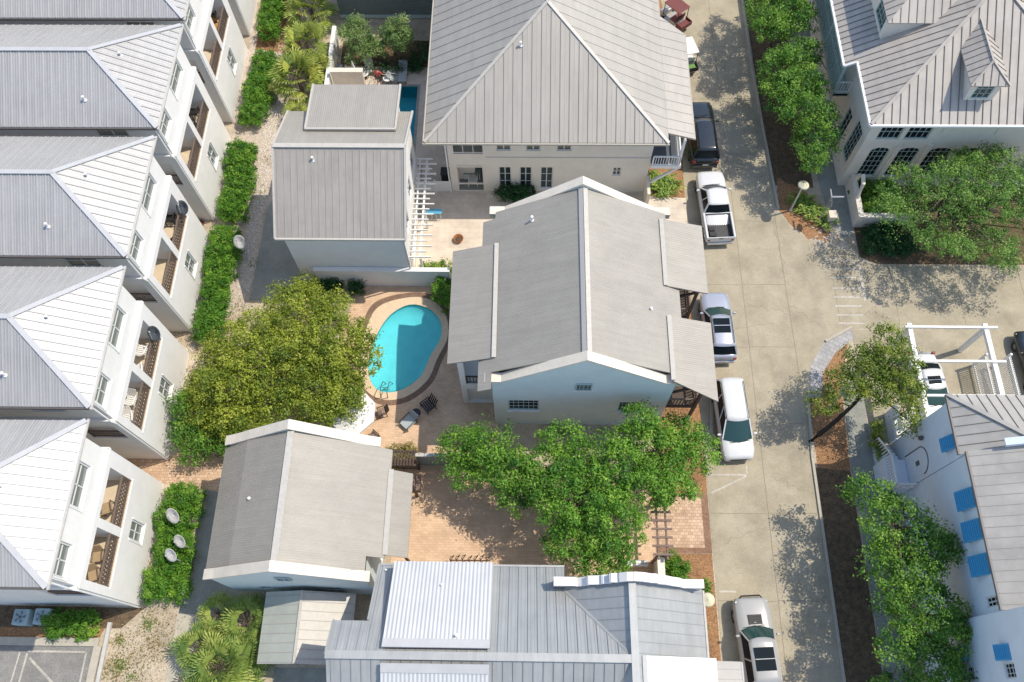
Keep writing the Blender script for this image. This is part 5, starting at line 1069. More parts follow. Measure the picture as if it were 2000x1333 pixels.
stones('fallen leaves and litter on the mulch of the right bed', 17.4, 19.2, 3, 18, 500, 'darkmulch', 'leaf_litter', .03, .07)
M['bedliner'] = plain('bed_liner', (.075, .072, .068), .7)
# ------------------------------------------------------------------ vehicles (built nose towards +y, then turned)
def wheel_part(t, x, y, r=.36, w_=.24):
    s = 1 if x > 0 else -1
    k = MB(); prof = [(r * .6, -w_ / 2), (r * .93, -w_ / 2), (r, -w_ * .3), (r, w_ * .3), (r * .93, w_ / 2), (r * .6, w_ / 2)]
    n = 22; vs = [(x + z, y + a * math.cos(2 * math.pi * i / n), r + a * math.sin(2 * math.pi * i / n)) for a, z in prof for i in range(n)]
    k.add(vs, [(j * n + i, j * n + (i + 1) % n, (j + 1) * n + (i + 1) % n, (j + 1) * n + i) for j in range(len(prof) - 1) for i in range(n)])
    o = k.build('wheel', 'tyre', t, smooth=True); k = MB()
    k.add([(x + s * w_ * .34, y + r * .6 * math.cos(2 * math.pi * i / n), r + r * .6 * math.sin(2 * math.pi * i / n)) for i in range(n)] + [(x + s * w_ * .46, y, r)], [(i, (i + 1) % n, n) for i in range(n)])
    for i in range(5):
        a = 2 * math.pi * i / 5; k.bar((x + s * w_ * .45, y, r), (x + s * w_ * .4, y + r * .58 * math.cos(a), r + r * .58 * math.sin(a)), .06, .04, X)
    k.build('rim', 'rim', o)
def car(name, label, cat, loc, rz, L, W, Hh, paint, zh=.98, zb=1.02, hood=1.35, cab=(-2.0, .75), roof=(-1.75, .05), glass='dkglass', kind='suv', sun=None, rack=False, nose=.62, rearw=.9):
    t = thing(name, label, cat, (0, 0, 0)); hw = W / 2; k = MB(); hl = L / 2
    ys = [-hl, -hl + .08, -hl + .25, -hl + .6, -hl + 1.1, -.6, .2, hl - hood, hl - hood * .6, hl - .45, hl - .2, hl - .06, hl]
    ring = []
    for y in ys:
        q = abs(y) / hl; ww = hw * (1 - (.16 if y > 0 else 1 - rearw) * max(0, (q - .72) / .28) ** 2.2)
        if y > hl - hood * 1.02: zt = zh - (1 - nose) * .42 * ((y - (hl - hood)) / hood) ** 2
        elif kind == 'sedan' and y < cab[0]: zt = zb - .03 - .1 * ((cab[0] - y) / (cab[0] + hl))
        elif kind == 'pickup' and y < cab[0]: zt = .68
        else: zt = zb
        if y in (ys[0], ys[-1]): zt -= .22; ww *= .95
        lo = .3 if abs(y) < hl - .3 else .36
        half = [(ww * .9, lo), (ww * .985, lo + .16), (ww, (lo + zt) * .52), (ww * .975, zt - .12), (ww * .9, zt - .025), (ww * .55, zt + .015), (0, zt + .025)]
        ring.append([(x, y, z) for x, z in half] + [(-x, y, z) for x, z in half[-2::-1]])
    n = len(ring[0]); k.add([p for r_ in ring for p in r_], [(i * n + j, i * n + (j + 1) % n, (i + 1) * n + (j + 1) % n, (i + 1) * n + j) for i in range(len(ys) - 1) for j in range(n)] + [tuple(range(n)), tuple(range((len(ys) - 1) * n, len(ys) * n))[::-1]])
    b = k.build('body', paint, t, smooth=True)
    if kind == 'pickup':
        k = MB(); y0, y1 = -hl + .05, cab[0] - .03
        for x0, x1 in ((-hw, -hw + .14), (hw - .14, hw)): k.box(x0, x1, y0, y1, .7, 1.16)
        k.box(-hw + .14, hw - .14, y1 - .08, y1, .7, 1.16); k.build('bed', paint, t, bevel=.03)
        k = MB(); k.box(-hw + .02, hw - .02, y0 - .06, y0, .62, 1.15); tg = k.build('tailgate', paint, t, bevel=.02)
        k = MB(); k.box(-.14, .14, y0 - .075, y0 - .06, .98, 1.05); k.build('handle', 'blackpl', tg)
        k = MB(); k.box(-hw + .14, hw - .14, y0, y1 - .08, .725, .75)
        for i in range(12): k.box(-hw + .2 + i * .12, -hw + .26 + i * .12, y0 + .05, y1 - .12, .75, .765)
        for x0, x1 in ((-hw + .14, -hw + .17), (hw - .17, hw - .14)): k.box(x0, x1, y0, y1 - .08, .75, 1.12)
        k.box(-hw + .14, hw - .14, y1 - .11, y1 - .08, .75, 1.12); k.box(-hw + .17, hw - .17, y0 + .005, y0 + .03, .75, 1.1); k.build('bed_liner', 'bedliner', t)
        k = MB(); k.box(-hw + .3, -hw + .75, y0 + .25, y0 + .6, .77, .9); k.box(-hw + .32, -hw + .72, y0 + .7, y0 + 1.0, .77, .86); k.build('cargo_box', 'blackpl', t, bevel=.02)
    # cabin
    yb0, yf0 = cab; yr0, yr1 = roof; wb, wr = hw * .91, hw * .70
    def arc(y, wdt, z, bow, m=5): return [(-wdt + 2 * wdt * i / (m - 1), y + bow * (1 - (2 * i / (m - 1) - 1) ** 2), z) for i in range(m)]
    fb, ft, rb, rt = arc(yf0, wb, zb - .02, .22), arc(yr1, wr, Hh - .05, .14), arc(yb0, wb, zb - .02, -.10), arc(yr0, wr, Hh - .05, -.07)
    def strip(a, c, name, mt):
        m = len(a); kk = MB(); kk.add(a + c, [(i, i + 1, m + i + 1, m + i) for i in range(m - 1)]); return kk.build(name, mt, t, smooth=True)
    strip(fb, ft, 'windshield', glass); strip(rb, rt, 'rear_window', 'dkglass')
    for i in (0, -1): strip([rb[i], fb[i]], [rt[i], ft[i]], 'side_window', 'dkglass')
    k = MB(); m = 5; rows = []
    for q in range(9):
        v = q / 8; y = yr0 - .05 + (yr1 + .07 - yr0) * v; bow = -.07 + .21 * v; cr = .05 * math.sin(math.pi * min(1, max(0, v))) 
        rows.append([(x * 1.02, yy, Hh - .05 + .05 * (1 - (x / wr) ** 2) + cr) for x, yy, _ in arc(y, wr, 0, bow, 7)])
    k.add([p for r_ in rows for p in r_] + [(x, y, z - .05) for r_ in rows for x, y, z in r_], [(i * 7 + j, i * 7 + j + 1, (i + 1) * 7 + j + 1, (i + 1) * 7 + j) for i in range(8) for j in range(6)] + [(63 + i * 7 + j, 63 + (i + 1) * 7 + j, 63 + (i + 1) * 7 + j + 1, 63 + i * 7 + j + 1) for i in range(8) for j in range(6)] + [(i * 7, (i + 1) * 7, 63 + (i + 1) * 7, 63 + i * 7) for i in range(8)] + [(i * 7 + 6, 63 + i * 7 + 6, 63 + (i + 1) * 7 + 6, (i + 1) * 7 + 6) for i in range(8)] + [(j, 63 + j, 63 + j + 1, j + 1) for j in range(6)] + [(56 + j, 57 + j, 120 + j, 119 + j) for j in range(6)])
    ro = k.build('roof', paint, t, smooth=True)
    for i in (0, -1):
        k = MB(); k.bar(Vector(fb[i]), Vector(ft[i]), .07, .06); k.bar(Vector(rb[i]), Vector(rt[i]), .11, .06)
        for f in ((.5,) if kind != 'van' else (.36, .68)):
            a = Vector(rb[i]).lerp(Vector(fb[i]), f); c = Vector(rt[i]).lerp(Vector(ft[i]), f); k.bar(a, c, .09, .05)
        k.bar(Vector(fb[i]), Vector(rb[i]), .05, .04); k.build('pillars', paint, t)
    if sun:
        k = MB(); y0, y1, wd = sun; zc = Hh + .058
        k.box(-wd, wd, y0, y1, zc - .03, zc + .008); so_ = k.build('sunroof', 'dkglass', ro, bevel=.01)
        k = MB(); k.box(-wd, wd, (y0 + y1) / 2 - .02, (y0 + y1) / 2 + .02, zc + .004, zc + .014); k.build('divider', paint, so_)
    if rack:
        for s in (-1, 1): MB().tube([(s * wr * .97, yr0 + .15, Hh), (s * wr * .97, yr0 + .25, Hh + .07), (s * wr * .97, yr1 - .1, Hh + .07), (s * wr * .97, yr1, Hh)], .022, 6).build('roof_rail', 'blackpl', ro)
    for s in (-1, 1):
        k = MB(); k.box(s * hw - (.0 if s > 0 else .2), s * hw + (.2 if s > 0 else 0), yf0 - .32, yf0 - .2, zb - .02, zb + .14); k.build('mirror', paint if kind != 'suvb' else 'blackpl', t, bevel=.03)
        k = MB(); k.bar((s * hw * .52, hl - .14, zh - .24), (s * hw * .88, hl - .3, zh - .2), .16, .14); k.build('headlight', 'lens', t, bevel=.02)
        k = MB(); k.box(s * hw * .80 - .1, s * hw * .80 + .1, -hl - .012, -hl + .1, .72, .95); k.build('taillight', 'tail', t, bevel=.02)
    k = MB(); k.box(-hw * .5, hw * .5, hl - .1, hl + .01, .45, zh - .3); k.build('grille', 'blackpl', t, bevel=.02)
    k = MB(); k.box(-hw * .86, hw * .86, -hl - .10, -hl + .1, .38, .6); k.build('rear_bumper', paint if kind != 'pickup' else 'chrome', t, bevel=.04)
    k = MB(); k.box(-.2, .2, -hl - .115, -hl - .1, .64 if kind != 'pickup' else .42, .76 if kind != 'pickup' else .54); k.build('number_plate', 'lens', t)
    k = MB(); k.bar((0, hl - hood + .06, zh + .03), (-hw * .7, yf0 + .14, zb + .03), .03, .02); k.bar((hw * .5, hl - hood + .06, zh + .03), (-.05, yf0 + .2, zb + .04), .03, .02); k.build('wiper', 'blackpl', t)
    for s in (-1, 1):
        for y in (-hl + .95, hl - .92): wheel_part(t, s * (hw - .13), y, .37 if kind != 'sedan' else .33)
    t.location = loc; t.rotation_euler = (0, 0, rz)
    return t
car('suv', 'black SUV parked at the kerb beside the hip roof house', 'car', (12.35, 37.9, .02), R(1), 5.3, 2.0, 1.85, 'paintblack', 1.08, 1.12, 1.35, (-2.45, .95), (-2.25, .25), kind='suvb', rack=True)
car('pickup_truck', 'white crew cab pickup with an open ribbed bed', 'pickup truck', (12.72, 31.75, .02), R(3), 5.5, 1.95, 1.82, 'paintwhite', 1.08, 1.14, 1.3, (-.75, 1.25), (-.5, .6), kind='pickup')
car('suv', 'silver SUV with a dark panoramic sunroof, partly under the porch roof', 'car', (12.15, 22.75, .02), R(1.5), 4.7, 1.88, 1.68, 'paintsilver', 1.0, 1.06, 1.25, (-2.1, .95), (-1.75, .2), glass='greenglass', sun=(-.95, .05, .5), rack=True)
car('minivan', 'white minivan parked with its nose toward the bottom of the picture, under the oak', 'minivan', (12.5, 16.55, .02), R(183), 5.05, 1.95, 1.75, 'paintwhite', 1.0, 1.05, 1.0, (-2.38, 1.35), (-2.15, .35), glass='greenglass', kind='van', rack=True)
j = car('suv', 'cream off-road SUV with a louvred bonnet vent and big sunroof at the bottom edge', 'car', (12.55, 3.75, .02), R(3.5), 4.9, 1.98, 1.85, 'paintcream', 1.12, 1.18, 1.55, (-2.05, .72), (-1.85, .15), glass='greenglass', sun=(-1.35, -.2, .52))
car('sedan', 'white sedan standing below the white timber pergola', 'car', (24.7, 18.6, .02), R(184), 4.7, 1.82, 1.42, 'paintwhite', .88, .92, 1.2, (-1.55, .95), (-.95, .15), glass='greenglass', kind='sedan', sun=(-.55, -.05, .38))
car('sedan', 'dark car at the right edge behind the white picket panels', 'car', (31.6, 20.3, .02), R(2), 4.6, 1.82, 1.45, 'paintblack', .9, .94, 1.2, (-1.6, .9), (-1.0, .1), kind='sedan')
k = MB(); cy, sy = math.cos(R(3.5)), math.sin(R(3.5))
for i in range(4): k.box(-.34, .34, 1.02 + i * .13, 1.1 + i * .13, 1.12, 1.16)
k.box(-.38, .38, .98, 1.52, 1.1, 1.135); o = k.build('bonnet_vent', 'blackpl'); o.parent = j
k = MB(); k.tube([(-.7, 2.3, .9), (-.5, 2.52, .95), (.5, 2.52, .95), (.7, 2.3, .9)], .045, 8); o = k.build('bull_bar', 'blackpl'); o.parent = j
def golf_cart(label, loc, rz, roofm, seatm, bed):
    t = thing('golf_cart', label, 'golf cart', (0, 0, 0), 'golf carts by the hip roof house')
    k = MB(); k.box(-.55, .55, -1.15, 1.15, .28, .42); k.box(-.5, .5, .75, 1.2, .42, .8); k.box(-.55, .55, -.45, .05, .42, .7); k.build('body', 'paintcream', t, bevel=.05)
    k = MB(); k.box(-.52, .52, -.45, .1, .7, .8); k.box(-.52, .52, -.5, -.42, .8, 1.15); k.build('seat', seatm, t, bevel=.03)
    k = MB(); k.box(-.58, .58, -.75, .85, 1.78, 1.86); k.build('roof', roofm, t, bevel=.05)
    for x in (-.52, .52):
        for y in (-.7, .8): MB().bar((x, y, .6), (x, y * .95, 1.78), .04).build('roof_post', 'blackpl', t)
    k = MB(); k.box(-.55, .55, -1.25, -.6, .5, .56); k.box(-.55, -.5, -1.25, -.6, .56, .85); k.box(.5, .55, -1.25, -.6, .56, .85); k.box(-.5, .5, -1.25, -1.2, .56, .85); k.build('cargo_box', bed, t)
    k = MB(); k.box(-.45, .45, -1.15, -.65, .56, .7); k.build('bag', 'green' if bed == 'blackpl' else 'maroon', t, bevel=.04)
    for x in (-.5, .5):
        for y in (-.75, .8): wheel_part(t, x, y, .24, .18)
    t.location = loc; t.rotation_euler = (0, 0, rz); return t
golf_cart('golf cart with a white canopy and a green bag behind the seat', (11.75, 44.9, .02), R(15), 'canvas', 'canvas', 'blackpl')
golf_cart('golf cart with maroon seats at the top edge by the hip roof house', (11.25, 49.0, .02), R(40), 'maroon', 'maroon', 'maroon')

# ------------------------------------------------------------------ lamps, signs, dishes, condensers
def lamp(label, x, y, z=3.0):
    t = thing('street_lamp', label, 'street lamp', (x, y, 0), 'street lamps with disc hoods')
    MB().lathe([(.12, 0), (.12, .12), (.06, .3), (.05, z - .25), (.04, z)], (x, y, 0), 10).build('post', 'trimgrey', t, smooth=True)
    MB().lathe([(.36, z - .02), (.37, z), (.30, z + .06), (.08, z + .13), (.03, z + .2)], (x, y, 0), 24).build('lamp_hood', 'lampcream', t, smooth=True)
    MB().lathe([(.05, z - .25), (.11, z - .18), (.11, z - .05), (.05, z - .02)], (x, y, 0), 12).build('bulb_glass', 'lens', t, smooth=True)
lamp('street lamp with a cream disc hood in the corner bed of strap leaved plants', 18.05, 31.9); lamp('street lamp with a cream disc hood beside the gutter of the blue grey roof', 9.62, 5.75, 3.1); lamp('street lamp half hidden in the leaning cedar', 18.55, 17.5)
t = thing('street_sign', 'slim street sign post with crossed name blades beside the corner walk', 'sign', (19.8, 30.95, 0))
MB().tube([(19.8, 30.95, 0), (19.8, 30.95, 3.0)], .035, 8).build('post', 'railgrey', t); MB().box(19.8, 20.5, 30.94, 30.96, 2.98, 3.14).build('name_blade', 'trim', t); MB().box(19.79, 19.81, 30.95, 31.65, 2.80, 2.96).build('name_blade', 'trim', t)
k = MB(); P8 = [(30.95 + .36 * math.cos(math.pi / 8 + i * math.pi / 4), 2.35 + .36 * math.sin(math.pi / 8 + i * math.pi / 4)) for i in range(8)]
k.add([(19.85, y, z) for y, z in P8] + [(19.87, y, z) for y, z in P8], [tuple(range(8)), tuple(range(8, 16))] + [(i, (i + 1) % 8, 8 + (i + 1) % 8, 8 + i) for i in range(8)]); k.build('sign_plate', 'railgrey', t)
k = MB(); k.box(20.3, 20.72, 30.75, 31.25, 0, .95); k.box(20.26, 20.76, 30.71, 31.29, .95, 1.02)
tag(k.build('pedestal', 'copingcream'), 'small square cream pedestal on the corner walk beside the sign post', 'pedestal')
def dish(label, x, y, z, mt, base, r_=.44, group='satellite dishes'):
    t = thing('satellite_dish', label, 'satellite dish', base, group); ax = Vector((-.35, -.55, .75)).normalized(); e1 = ax.cross(Vector((0, 0, 1))).normalized(); e2 = ax.cross(e1); c = Vector((x, y, z))
    k = MB(); n = 24; vs = []
    for j, q in enumerate((0, .35, .7, 1)):
        for i in range(n): a = 2 * math.pi * i / n; vs.append(c + (e1 * math.cos(a) * 1.12 + e2 * math.sin(a)) * r_ * max(q, .02) + ax * (.16 * q * q * r_ * 2))
    k.add(vs, [(j * n + i, j * n + (i + 1) % n, (j + 1) * n + (i + 1) % n, (j + 1) * n + i) for j in range(3) for i in range(n)]); o = k.build('dish', mt, t, smooth=True, fix=False)
    sm = o.modifiers.new('solid', 'SOLIDIFY'); sm.thickness = .02
    MB().tube([c - ax * .02, c - ax * .15, (base[0], base[1], c.z - .35), base], .03, 6).build('mast', 'dish', t)
    k = MB(); tip = c + ax * .55 - e2 * .18; k.tube([c + e2 * r_ * .95 + ax * .12, tip], .018, 6); k.lathe([(.03, -.05), (.05, 0), (.03, .06)], tuple(tip), 8); k.build('feed_arm', 'dish', t)
dish('dark satellite dish on the balcony rail of the third townhouse from the parking lot', -21.15, 28.35, 5.35, 'dishdark', (-21.45, 28.35, 5.0)); dish('dark satellite dish on the balcony rail of the second townhouse from the parking lot', -21.15, 19.72, 5.5, 'dishdark', (-21.45, 19.72, 5.0))
dish('lone pale satellite dish at the edge of the long hedge block', -18.6, 27.95, 2.0, 'dish', (-18.7, 27.8, 0)); dish('pale satellite dish, uppermost of three over one hedge block', -19.65, 10.1, 2.0, 'dish', (-19.5, 9.9, 0)); dish('pale satellite dish, middle of three over one hedge block', -19.05, 8.7, 1.9, 'dish', (-18.95, 8.5, 0), .38); dish('pale satellite dish, lowest of three over one hedge block', -19.4, 7.95, 1.9, 'dish', (-19.3, 7.75, 0), .38)
def condenser(label, x, y):
    t = thing('air_conditioner', label, 'air conditioner', (x, y, 0), 'air conditioners by the townhouse'); MB().box(x - .42, x + .42, y - .42, y + .42, .05, .85).build('case', 'acbox', t, bevel=.06)
    k = MB(); k.lathe([(.36, .852), (.36, .87), (.33, .875), (.33, .86)], (x, y, 0), 24)
    for i in range(18): a = math.pi * i / 9; k.bar((x, y, .885), (x + .35 * math.cos(a), y + .35 * math.sin(a), .885), .012)
    k.build('fan_guard', 'acbox', t); k = MB(); k.lathe([(.09, .86), (.07, .9)], (x, y, 0), 12)
    for i in range(5):
        a = 2 * math.pi * i / 5; k.add([(x + .07 * math.cos(a), y + .07 * math.sin(a), .862), (x + .31 * math.cos(a - .3), y + .31 * math.sin(a - .3), .856), (x + .31 * math.cos(a + .35), y + .31 * math.sin(a + .35), .87)], [(0, 1, 2)])
    k.build('fan', 'dishdark', t)
condenser('grey blue air conditioner in the townhouse shade, farther from the hedge', -27.6, 4.65); condenser('grey blue air conditioner in the townhouse shade, next to the small hedge', -26.75 + .3, 4.7)

# ------------------------------------------------------------------ furniture
def make_chair(name, label, cat, mt, legm, w_=.58, d=.58, sh=.42, bh=.9, slats=0):
    t = thing(name, label, cat)
    k = MB()
    if slats:
        for i in range(5): k.box(-w_ / 2, w_ / 2, -d / 2 + i * d / 5, -d / 2 + (i + .75) * d / 5, sh - .04, sh)
    else: k.box(-w_ / 2, w_ / 2, -d / 2, d / 2, sh - .08, sh)
    k.build('seat', mt, t, bevel=0 if slats else .02); k = MB()
    if slats:
        for i in range(5): x = -w_ / 2 + (i + .5) * w_ / 5; k.bar((x, d / 2 - .04, sh), (x, d / 2 + .24, bh), .085, .025)
    else: k.bar((0, d / 2 - .02, sh), (0, d / 2 + .18, bh), w_, .06)
    k.build('backrest', mt, t)
    for sx in (-1, 1):
        k = MB(); k.bar((sx * w_ / 2, -d / 2, sh + .2), (sx * w_ / 2, d / 2, sh + .2), .07 if slats else .04, .03); k.build('armrest', legm, t)
        for sy in (-1, 1): MB().bar((sx * w_ / 2, sy * d / 2 * .95, 0), (sx * w_ / 2, sy * d / 2 * .95, sh + .19), .045).build('leg', legm, t)
    return t
GB = 'chairs on the townhouse balconies'
ch = make_chair('balcony_chair', 'tan cushioned chair by the parking lot, balcony end nearest the house corner', 'chair', 'cushion', 'rail'); ch['group'] = GB; ch.location = (-22.2, 6.4, 4.06); ch.rotation_euler = (0, 0, R(20))
dup(ch, (-22.2, 7.35, 4.06), R(10), 'tan cushioned chair by the parking lot, near the pier between two balconies', GB); dup(ch, (-22.3, 9.9, 4.06), R(200), 'lone tan cushioned chair on the far balcony of the townhouse by the parking lot', GB)
wc = make_chair('balcony_chair', 'white slatted chair on the second townhouse, near balcony, closest to its end wall', 'chair', 'canvas', 'trim', slats=1); wc['group'] = GB; wc.location = (-22.2, 14.95, 4.06); wc.rotation_euler = (0, 0, R(15))
for lab, y, a in (('white slatted chair on the second townhouse, near balcony, closest to the pier', 16.0, -10), ('white slatted chair on the second townhouse, far balcony, closest to the pier', 17.9, 195), ('white slatted chair on the second townhouse, far balcony, below the dark dish', 19.1, 170)): dup(wc, (-22.25, y, 4.06), R(a), lab, GB)
dc = make_chair('balcony_chair', 'dark slatted chair behind the balcony dish of the third townhouse', 'chair', 'blackpl', 'blackpl', slats=1); dc['group'] = GB; dc.location = (-22.3, 28.1, 4.06); dc.rotation_euler = (0, 0, R(180))
for lab, x, y, a in (('dark slatted chair on the fourth townhouse, far balcony, upper one', -22.3, 36.5, 180), ('dark slatted chair on the fourth townhouse, far balcony, lower one', -22.2, 35.3, 20), ('dark slatted chair on the fifth townhouse behind the honey wicker chair', -22.5, 45.2, 180)): dup(dc, (x, y, 4.06), R(a), lab, GB)
t = thing('wicker_chair', 'round honey coloured wicker chair on the upper townhouse balcony', 'chair', (-22.2, 43.9, 4.06)); MB().lathe([(.25, 0), (.42, .2), (.55, .45), (.5, .5), (.3, .36), (.02, .33)], (-22.2, 43.9, 4.06), 18).build('seat', 'wicker', t, smooth=True)
k = MB(); k.add([(-22.2 + .55 * math.cos(a), 43.9 + .55 * math.sin(a), 4.5 + h) for h in (0, .45) for a in [R(60) + i * R(160) / 8 for i in range(9)]], [(i, i + 1, 10 + i, 9 + i) for i in range(8)]); k.build('backrest', 'wicker', t)
def rtable(label, x, y, z, r_, h, mt, legm, group=None, name='round_table'):
    t = thing(name, label, 'table', (x, y, z), group); MB().lathe([(r_, h - .04), (r_ + .02, h - .02), (r_, h)], (x, y, z), 22).build('table_top', mt, t); MB().lathe([(r_ * .55, 0), (r_ * .5, .03), (.04, .06), (.04, h - .04)], (x, y, z), 12).build('pedestal', legm, t)
GT = 'tables on the townhouse balconies'
rtable('round pale table on the near balcony of the fifth townhouse', -22.3, 41.0, 4.06, .5, .72, 'floor', 'trimgrey', GT); rtable('round pale table on the near balcony of the fourth townhouse', -22.3, 32.4, 4.06, .5, .72, 'floor', 'trimgrey', GT); rtable('round glassy table on the third townhouse far balcony', -22.2, 26.9, 4.06, .42, .6, 'floor', 'rail', GT)
# pool deck
ad = make_chair('adirondack_chair', 'black adirondack chair in the house shadow beside the kidney pool', 'chair', 'blackpl', 'blackpl', .72, .66, .38, .95, slats=1); ad.location = (-5.95, 17.35, .015); ad.rotation_euler = (0, 0, R(-50))
rtable('small round black side table between the adirondack chair and the lounge chair', -6.65, 16.85, .015, .27, .45, 'blackpl', 'blackpl', name='side_table')
lc = make_chair('lounge_chair', 'grey sling lounge chair with a dark frame at the edge of the shade', 'chair', 'canvasgrey', 'blackpl', .66, .85, .34, .82); lc.location = (-7.1, 16.3, .015); lc.rotation_euler = (0, 0, R(-42))
t = thing('umbrella', 'white octagonal umbrella half hidden under the olive tree', 'umbrella', (-10.2, 16.25, 0)); k = MB(); n = 8; cz = 2.75
rg = [(-10.2 + 1.45 * math.cos(math.pi / 8 + i * math.pi / 4), 16.25 + 1.45 * math.sin(math.pi / 8 + i * math.pi / 4), 2.2) for i in range(n)]
k.add(rg + [(-10.2, 16.25, cz)] + [(x, y, z - .14) for x, y, z in rg], [(i, (i + 1) % n, n) for i in range(n)] + [(i, n + 1 + i, n + 1 + (i + 1) % n, (i + 1) % n) for i in range(n)]); k.build('canopy', 'canvas', t)
MB().lathe([(.3, .01), (.3, .08), (.03, .1), (.025, 2.72)], (-10.2, 16.25, 0), 12).build('pole', 'trim', t)
for i in range(n): MB().bar((-10.2, 16.25, 2.68), (rg[i][0], rg[i][1], 2.17), .02).build('rib', 'trim', t)
pc = make_chair('patio_chair', 'dark wrought patio chair poking out from under the white umbrella, upper one', 'chair', 'pergbrown', 'darkwood', .5, .48, .43, .88, slats=1); pc['group'] = 'patio chairs under the umbrella'; pc.location = (-8.75, 16.9, .015); pc.rotation_euler = (0, 0, R(-70))
dup(pc, (-9.15, 15.35, .015), R(-130), 'dark wrought patio chair poking out from under the white umbrella, lower one', 'patio chairs under the umbrella')
rtable('round patio table in the shade of the white umbrella', -10.2, 16.25, .015, .55, .72, 'pergbrown', 'darkwood', name='patio_table')
# court yard things
t = thing('fire_bowl', 'round rusty brown fire bowl on the pale court', 'fire bowl', (-4.6, 29.4, 0)); MB().lathe([(.22, 0), (.30, .12), (.34, .25), (.31, .25), (.26, .14), (.05, .1)], (-4.6, 29.4, .01), 22).build('bowl', 'rust', t, smooth=True); MB().lathe([(.2, .17), (.1, .2), (.02, .21)], (-4.6, 29.4, .01), 12).build('grate', 'darkwood', t)
t = thing('bench', 'light blue bench with curved white legs beside the white trellis', 'bench', (-6.3, 31.2, 0)); k = MB()
for i in range(3): k.box(-7.0, -5.75, 31.02 + i * .14, 31.13 + i * .14, .72, .76)
k.build('seat', 'boardblue', t)
for x in (-6.85, -6.5, -6.2, -5.9): MB().tube([(x, 31.05, .72), (x + .06, 31.0, .4), (x - .02, 30.98, .01)], .02, 6).build('leg', 'trim', t)
t = thing('dustbin', 'black wheeled bin beside the white fence panels', 'bin', (-5.65, 34.3, 0)); MB().box(-5.95, -5.4, 34.0, 34.6, .06, 1.0).build('body', 'blackpl', t, bevel=.05); MB().box(-5.98, -5.37, 33.95, 34.65, 1.0, 1.06).build('lid', 'blackpl', t, bevel=.03)
for x in (-5.9, -5.45): MB().tube([(x - .03, 34.62, .1), (x + .03, 34.62, .1)], .1, 10).build('wheel', 'tyre', t)
t = thing('fence', 'white plank fence with a gate between garage house and hip roof house', 'fence', (-6.3, 33.3, 0))
for i, (a, b_) in enumerate(((-7.35, -6.35), (-6.3, -5.3))):
    k = MB(); 
    for q in range(7): k.box(a + q * (b_ - a) / 7 + .005, a + (q + 1) * (b_ - a) / 7 - .005, 33.28, 33.32, .08, 1.25)
    k.bar((a, 33.34, 1.1), (b_, 33.34, 1.1), .04, .1); k.bar((a, 33.34, .3), (b_, 33.34, .3), .04, .1); k.build('panel', 'trim', t)
for x in (-7.38, -6.32, -5.27): MB().bar((x, 33.3, 0), (x, 33.3, 1.4), .1).build('post', 'trim', t)
t = thing('dining_table', 'grey dining table inside the lower loggia of the hip roof house', 'table', (-3.8, 34.5, .12)); MB().box(-4.4, -3.2, 34.2, 34.95, .8, .85).build('table_top', 'fence', t)
for x in (-4.3, -3.3):
    for y in (34.28, 34.86): MB().bar((x, y, .13), (x, y, .8), .06).build('leg', 'trim', t)
dn = dup(wc, (-3.75, 33.95, .13), R(180), 'white chair drawn up to the grey dining table in the lower loggia', None); 
if 'group' in dn: del dn['group']
# pool terrace at the top
t = thing('sun_lounger', 'flat grey sun lounger beside the teal pool', 'sun lounger', (-9.35, 43.6, 0)); MB().box(-9.68, -9.02, 42.85, 43.9, .3, .4).build('cushion', 'canvasgrey', t, bevel=.03); MB().bar((-9.35, 43.92, .36), (-9.35, 44.75, .52), .66, .09).build('backrest', 'canvasgrey', t)
for x in (-9.6, -9.1):
    for y in (42.95, 44.0): MB().bar((x, y, 0), (x, y, .3), .05).build('leg', 'blackpl', t)
t = thing('deck_chair', 'white towel covered deck chair tilted behind the person in red', 'deck chair', (-11.7, 44.0, 0)); MB().bar((-11.75, 43.75, .35), (-11.95, 44.5, .42), .66, .07).build('seat', 'canvas', t); MB().bar((-11.95, 44.5, .42), (-12.1, 45.0, .85), .66, .06).build('backrest', 'canvas', t)
for x, y in ((-12.05, 43.8), (-11.45, 43.8), (-12.2, 44.5), (-11.65, 44.5)): MB().bar((x, y, 0), (x, y, .36), .045).build('leg', 'rail', t)
rtable('round white table at the left of the person in red', -12.25, 43.5, .012, .42, .6, 'canvas', 'rail', name='patio_table')
gc_ = make_chair('garden_chair', 'grey metal garden chair right of the person in red, left one', 'chair', 'canvasgrey', 'railgrey', .5, .5, .43, .85, slats=1); gc_['group'] = 'metal chairs on the pool terrace'; gc_.location = (-10.4, 43.7, .012); gc_.rotation_euler = (0, 0, R(160)); dup(gc_, (-9.95, 43.1, .012), R(75), 'grey metal garden chair right of the person in red, right one', 'metal chairs on the pool terrace')
rtable('small pale table between the grey metal garden chairs', -10.45, 43.05, .012, .3, .5, 'canvas', 'railgrey', name='patio_table')
t = thing('closed_umbrella', 'closed white umbrella standing by the short screen wall', 'umbrella', (-12.7, 42.9, 0)); MB().lathe([(.28, .75), (.2, 1.3), (.1, 1.9), (.03, 2.35)], (-12.7, 42.9, 0), 10).build('canopy', 'canvas', t); MB().lathe([(.25, .01), (.25, .07), (.03, .09), (.025, 2.4)], (-12.7, 42.9, 0), 10).build('pole', 'trim', t)
t = thing('grill', 'dark kettle grill in the corner by the low white wall', 'grill', (-13.9, 43.7, 0)); MB().lathe([(.05, .55), (.28, .7), (.32, .85), (.28, 1.0), (.1, 1.12), (.02, 1.14)], (-13.9, 43.7, 0), 16).build('kettle', 'dishdark', t, smooth=True)
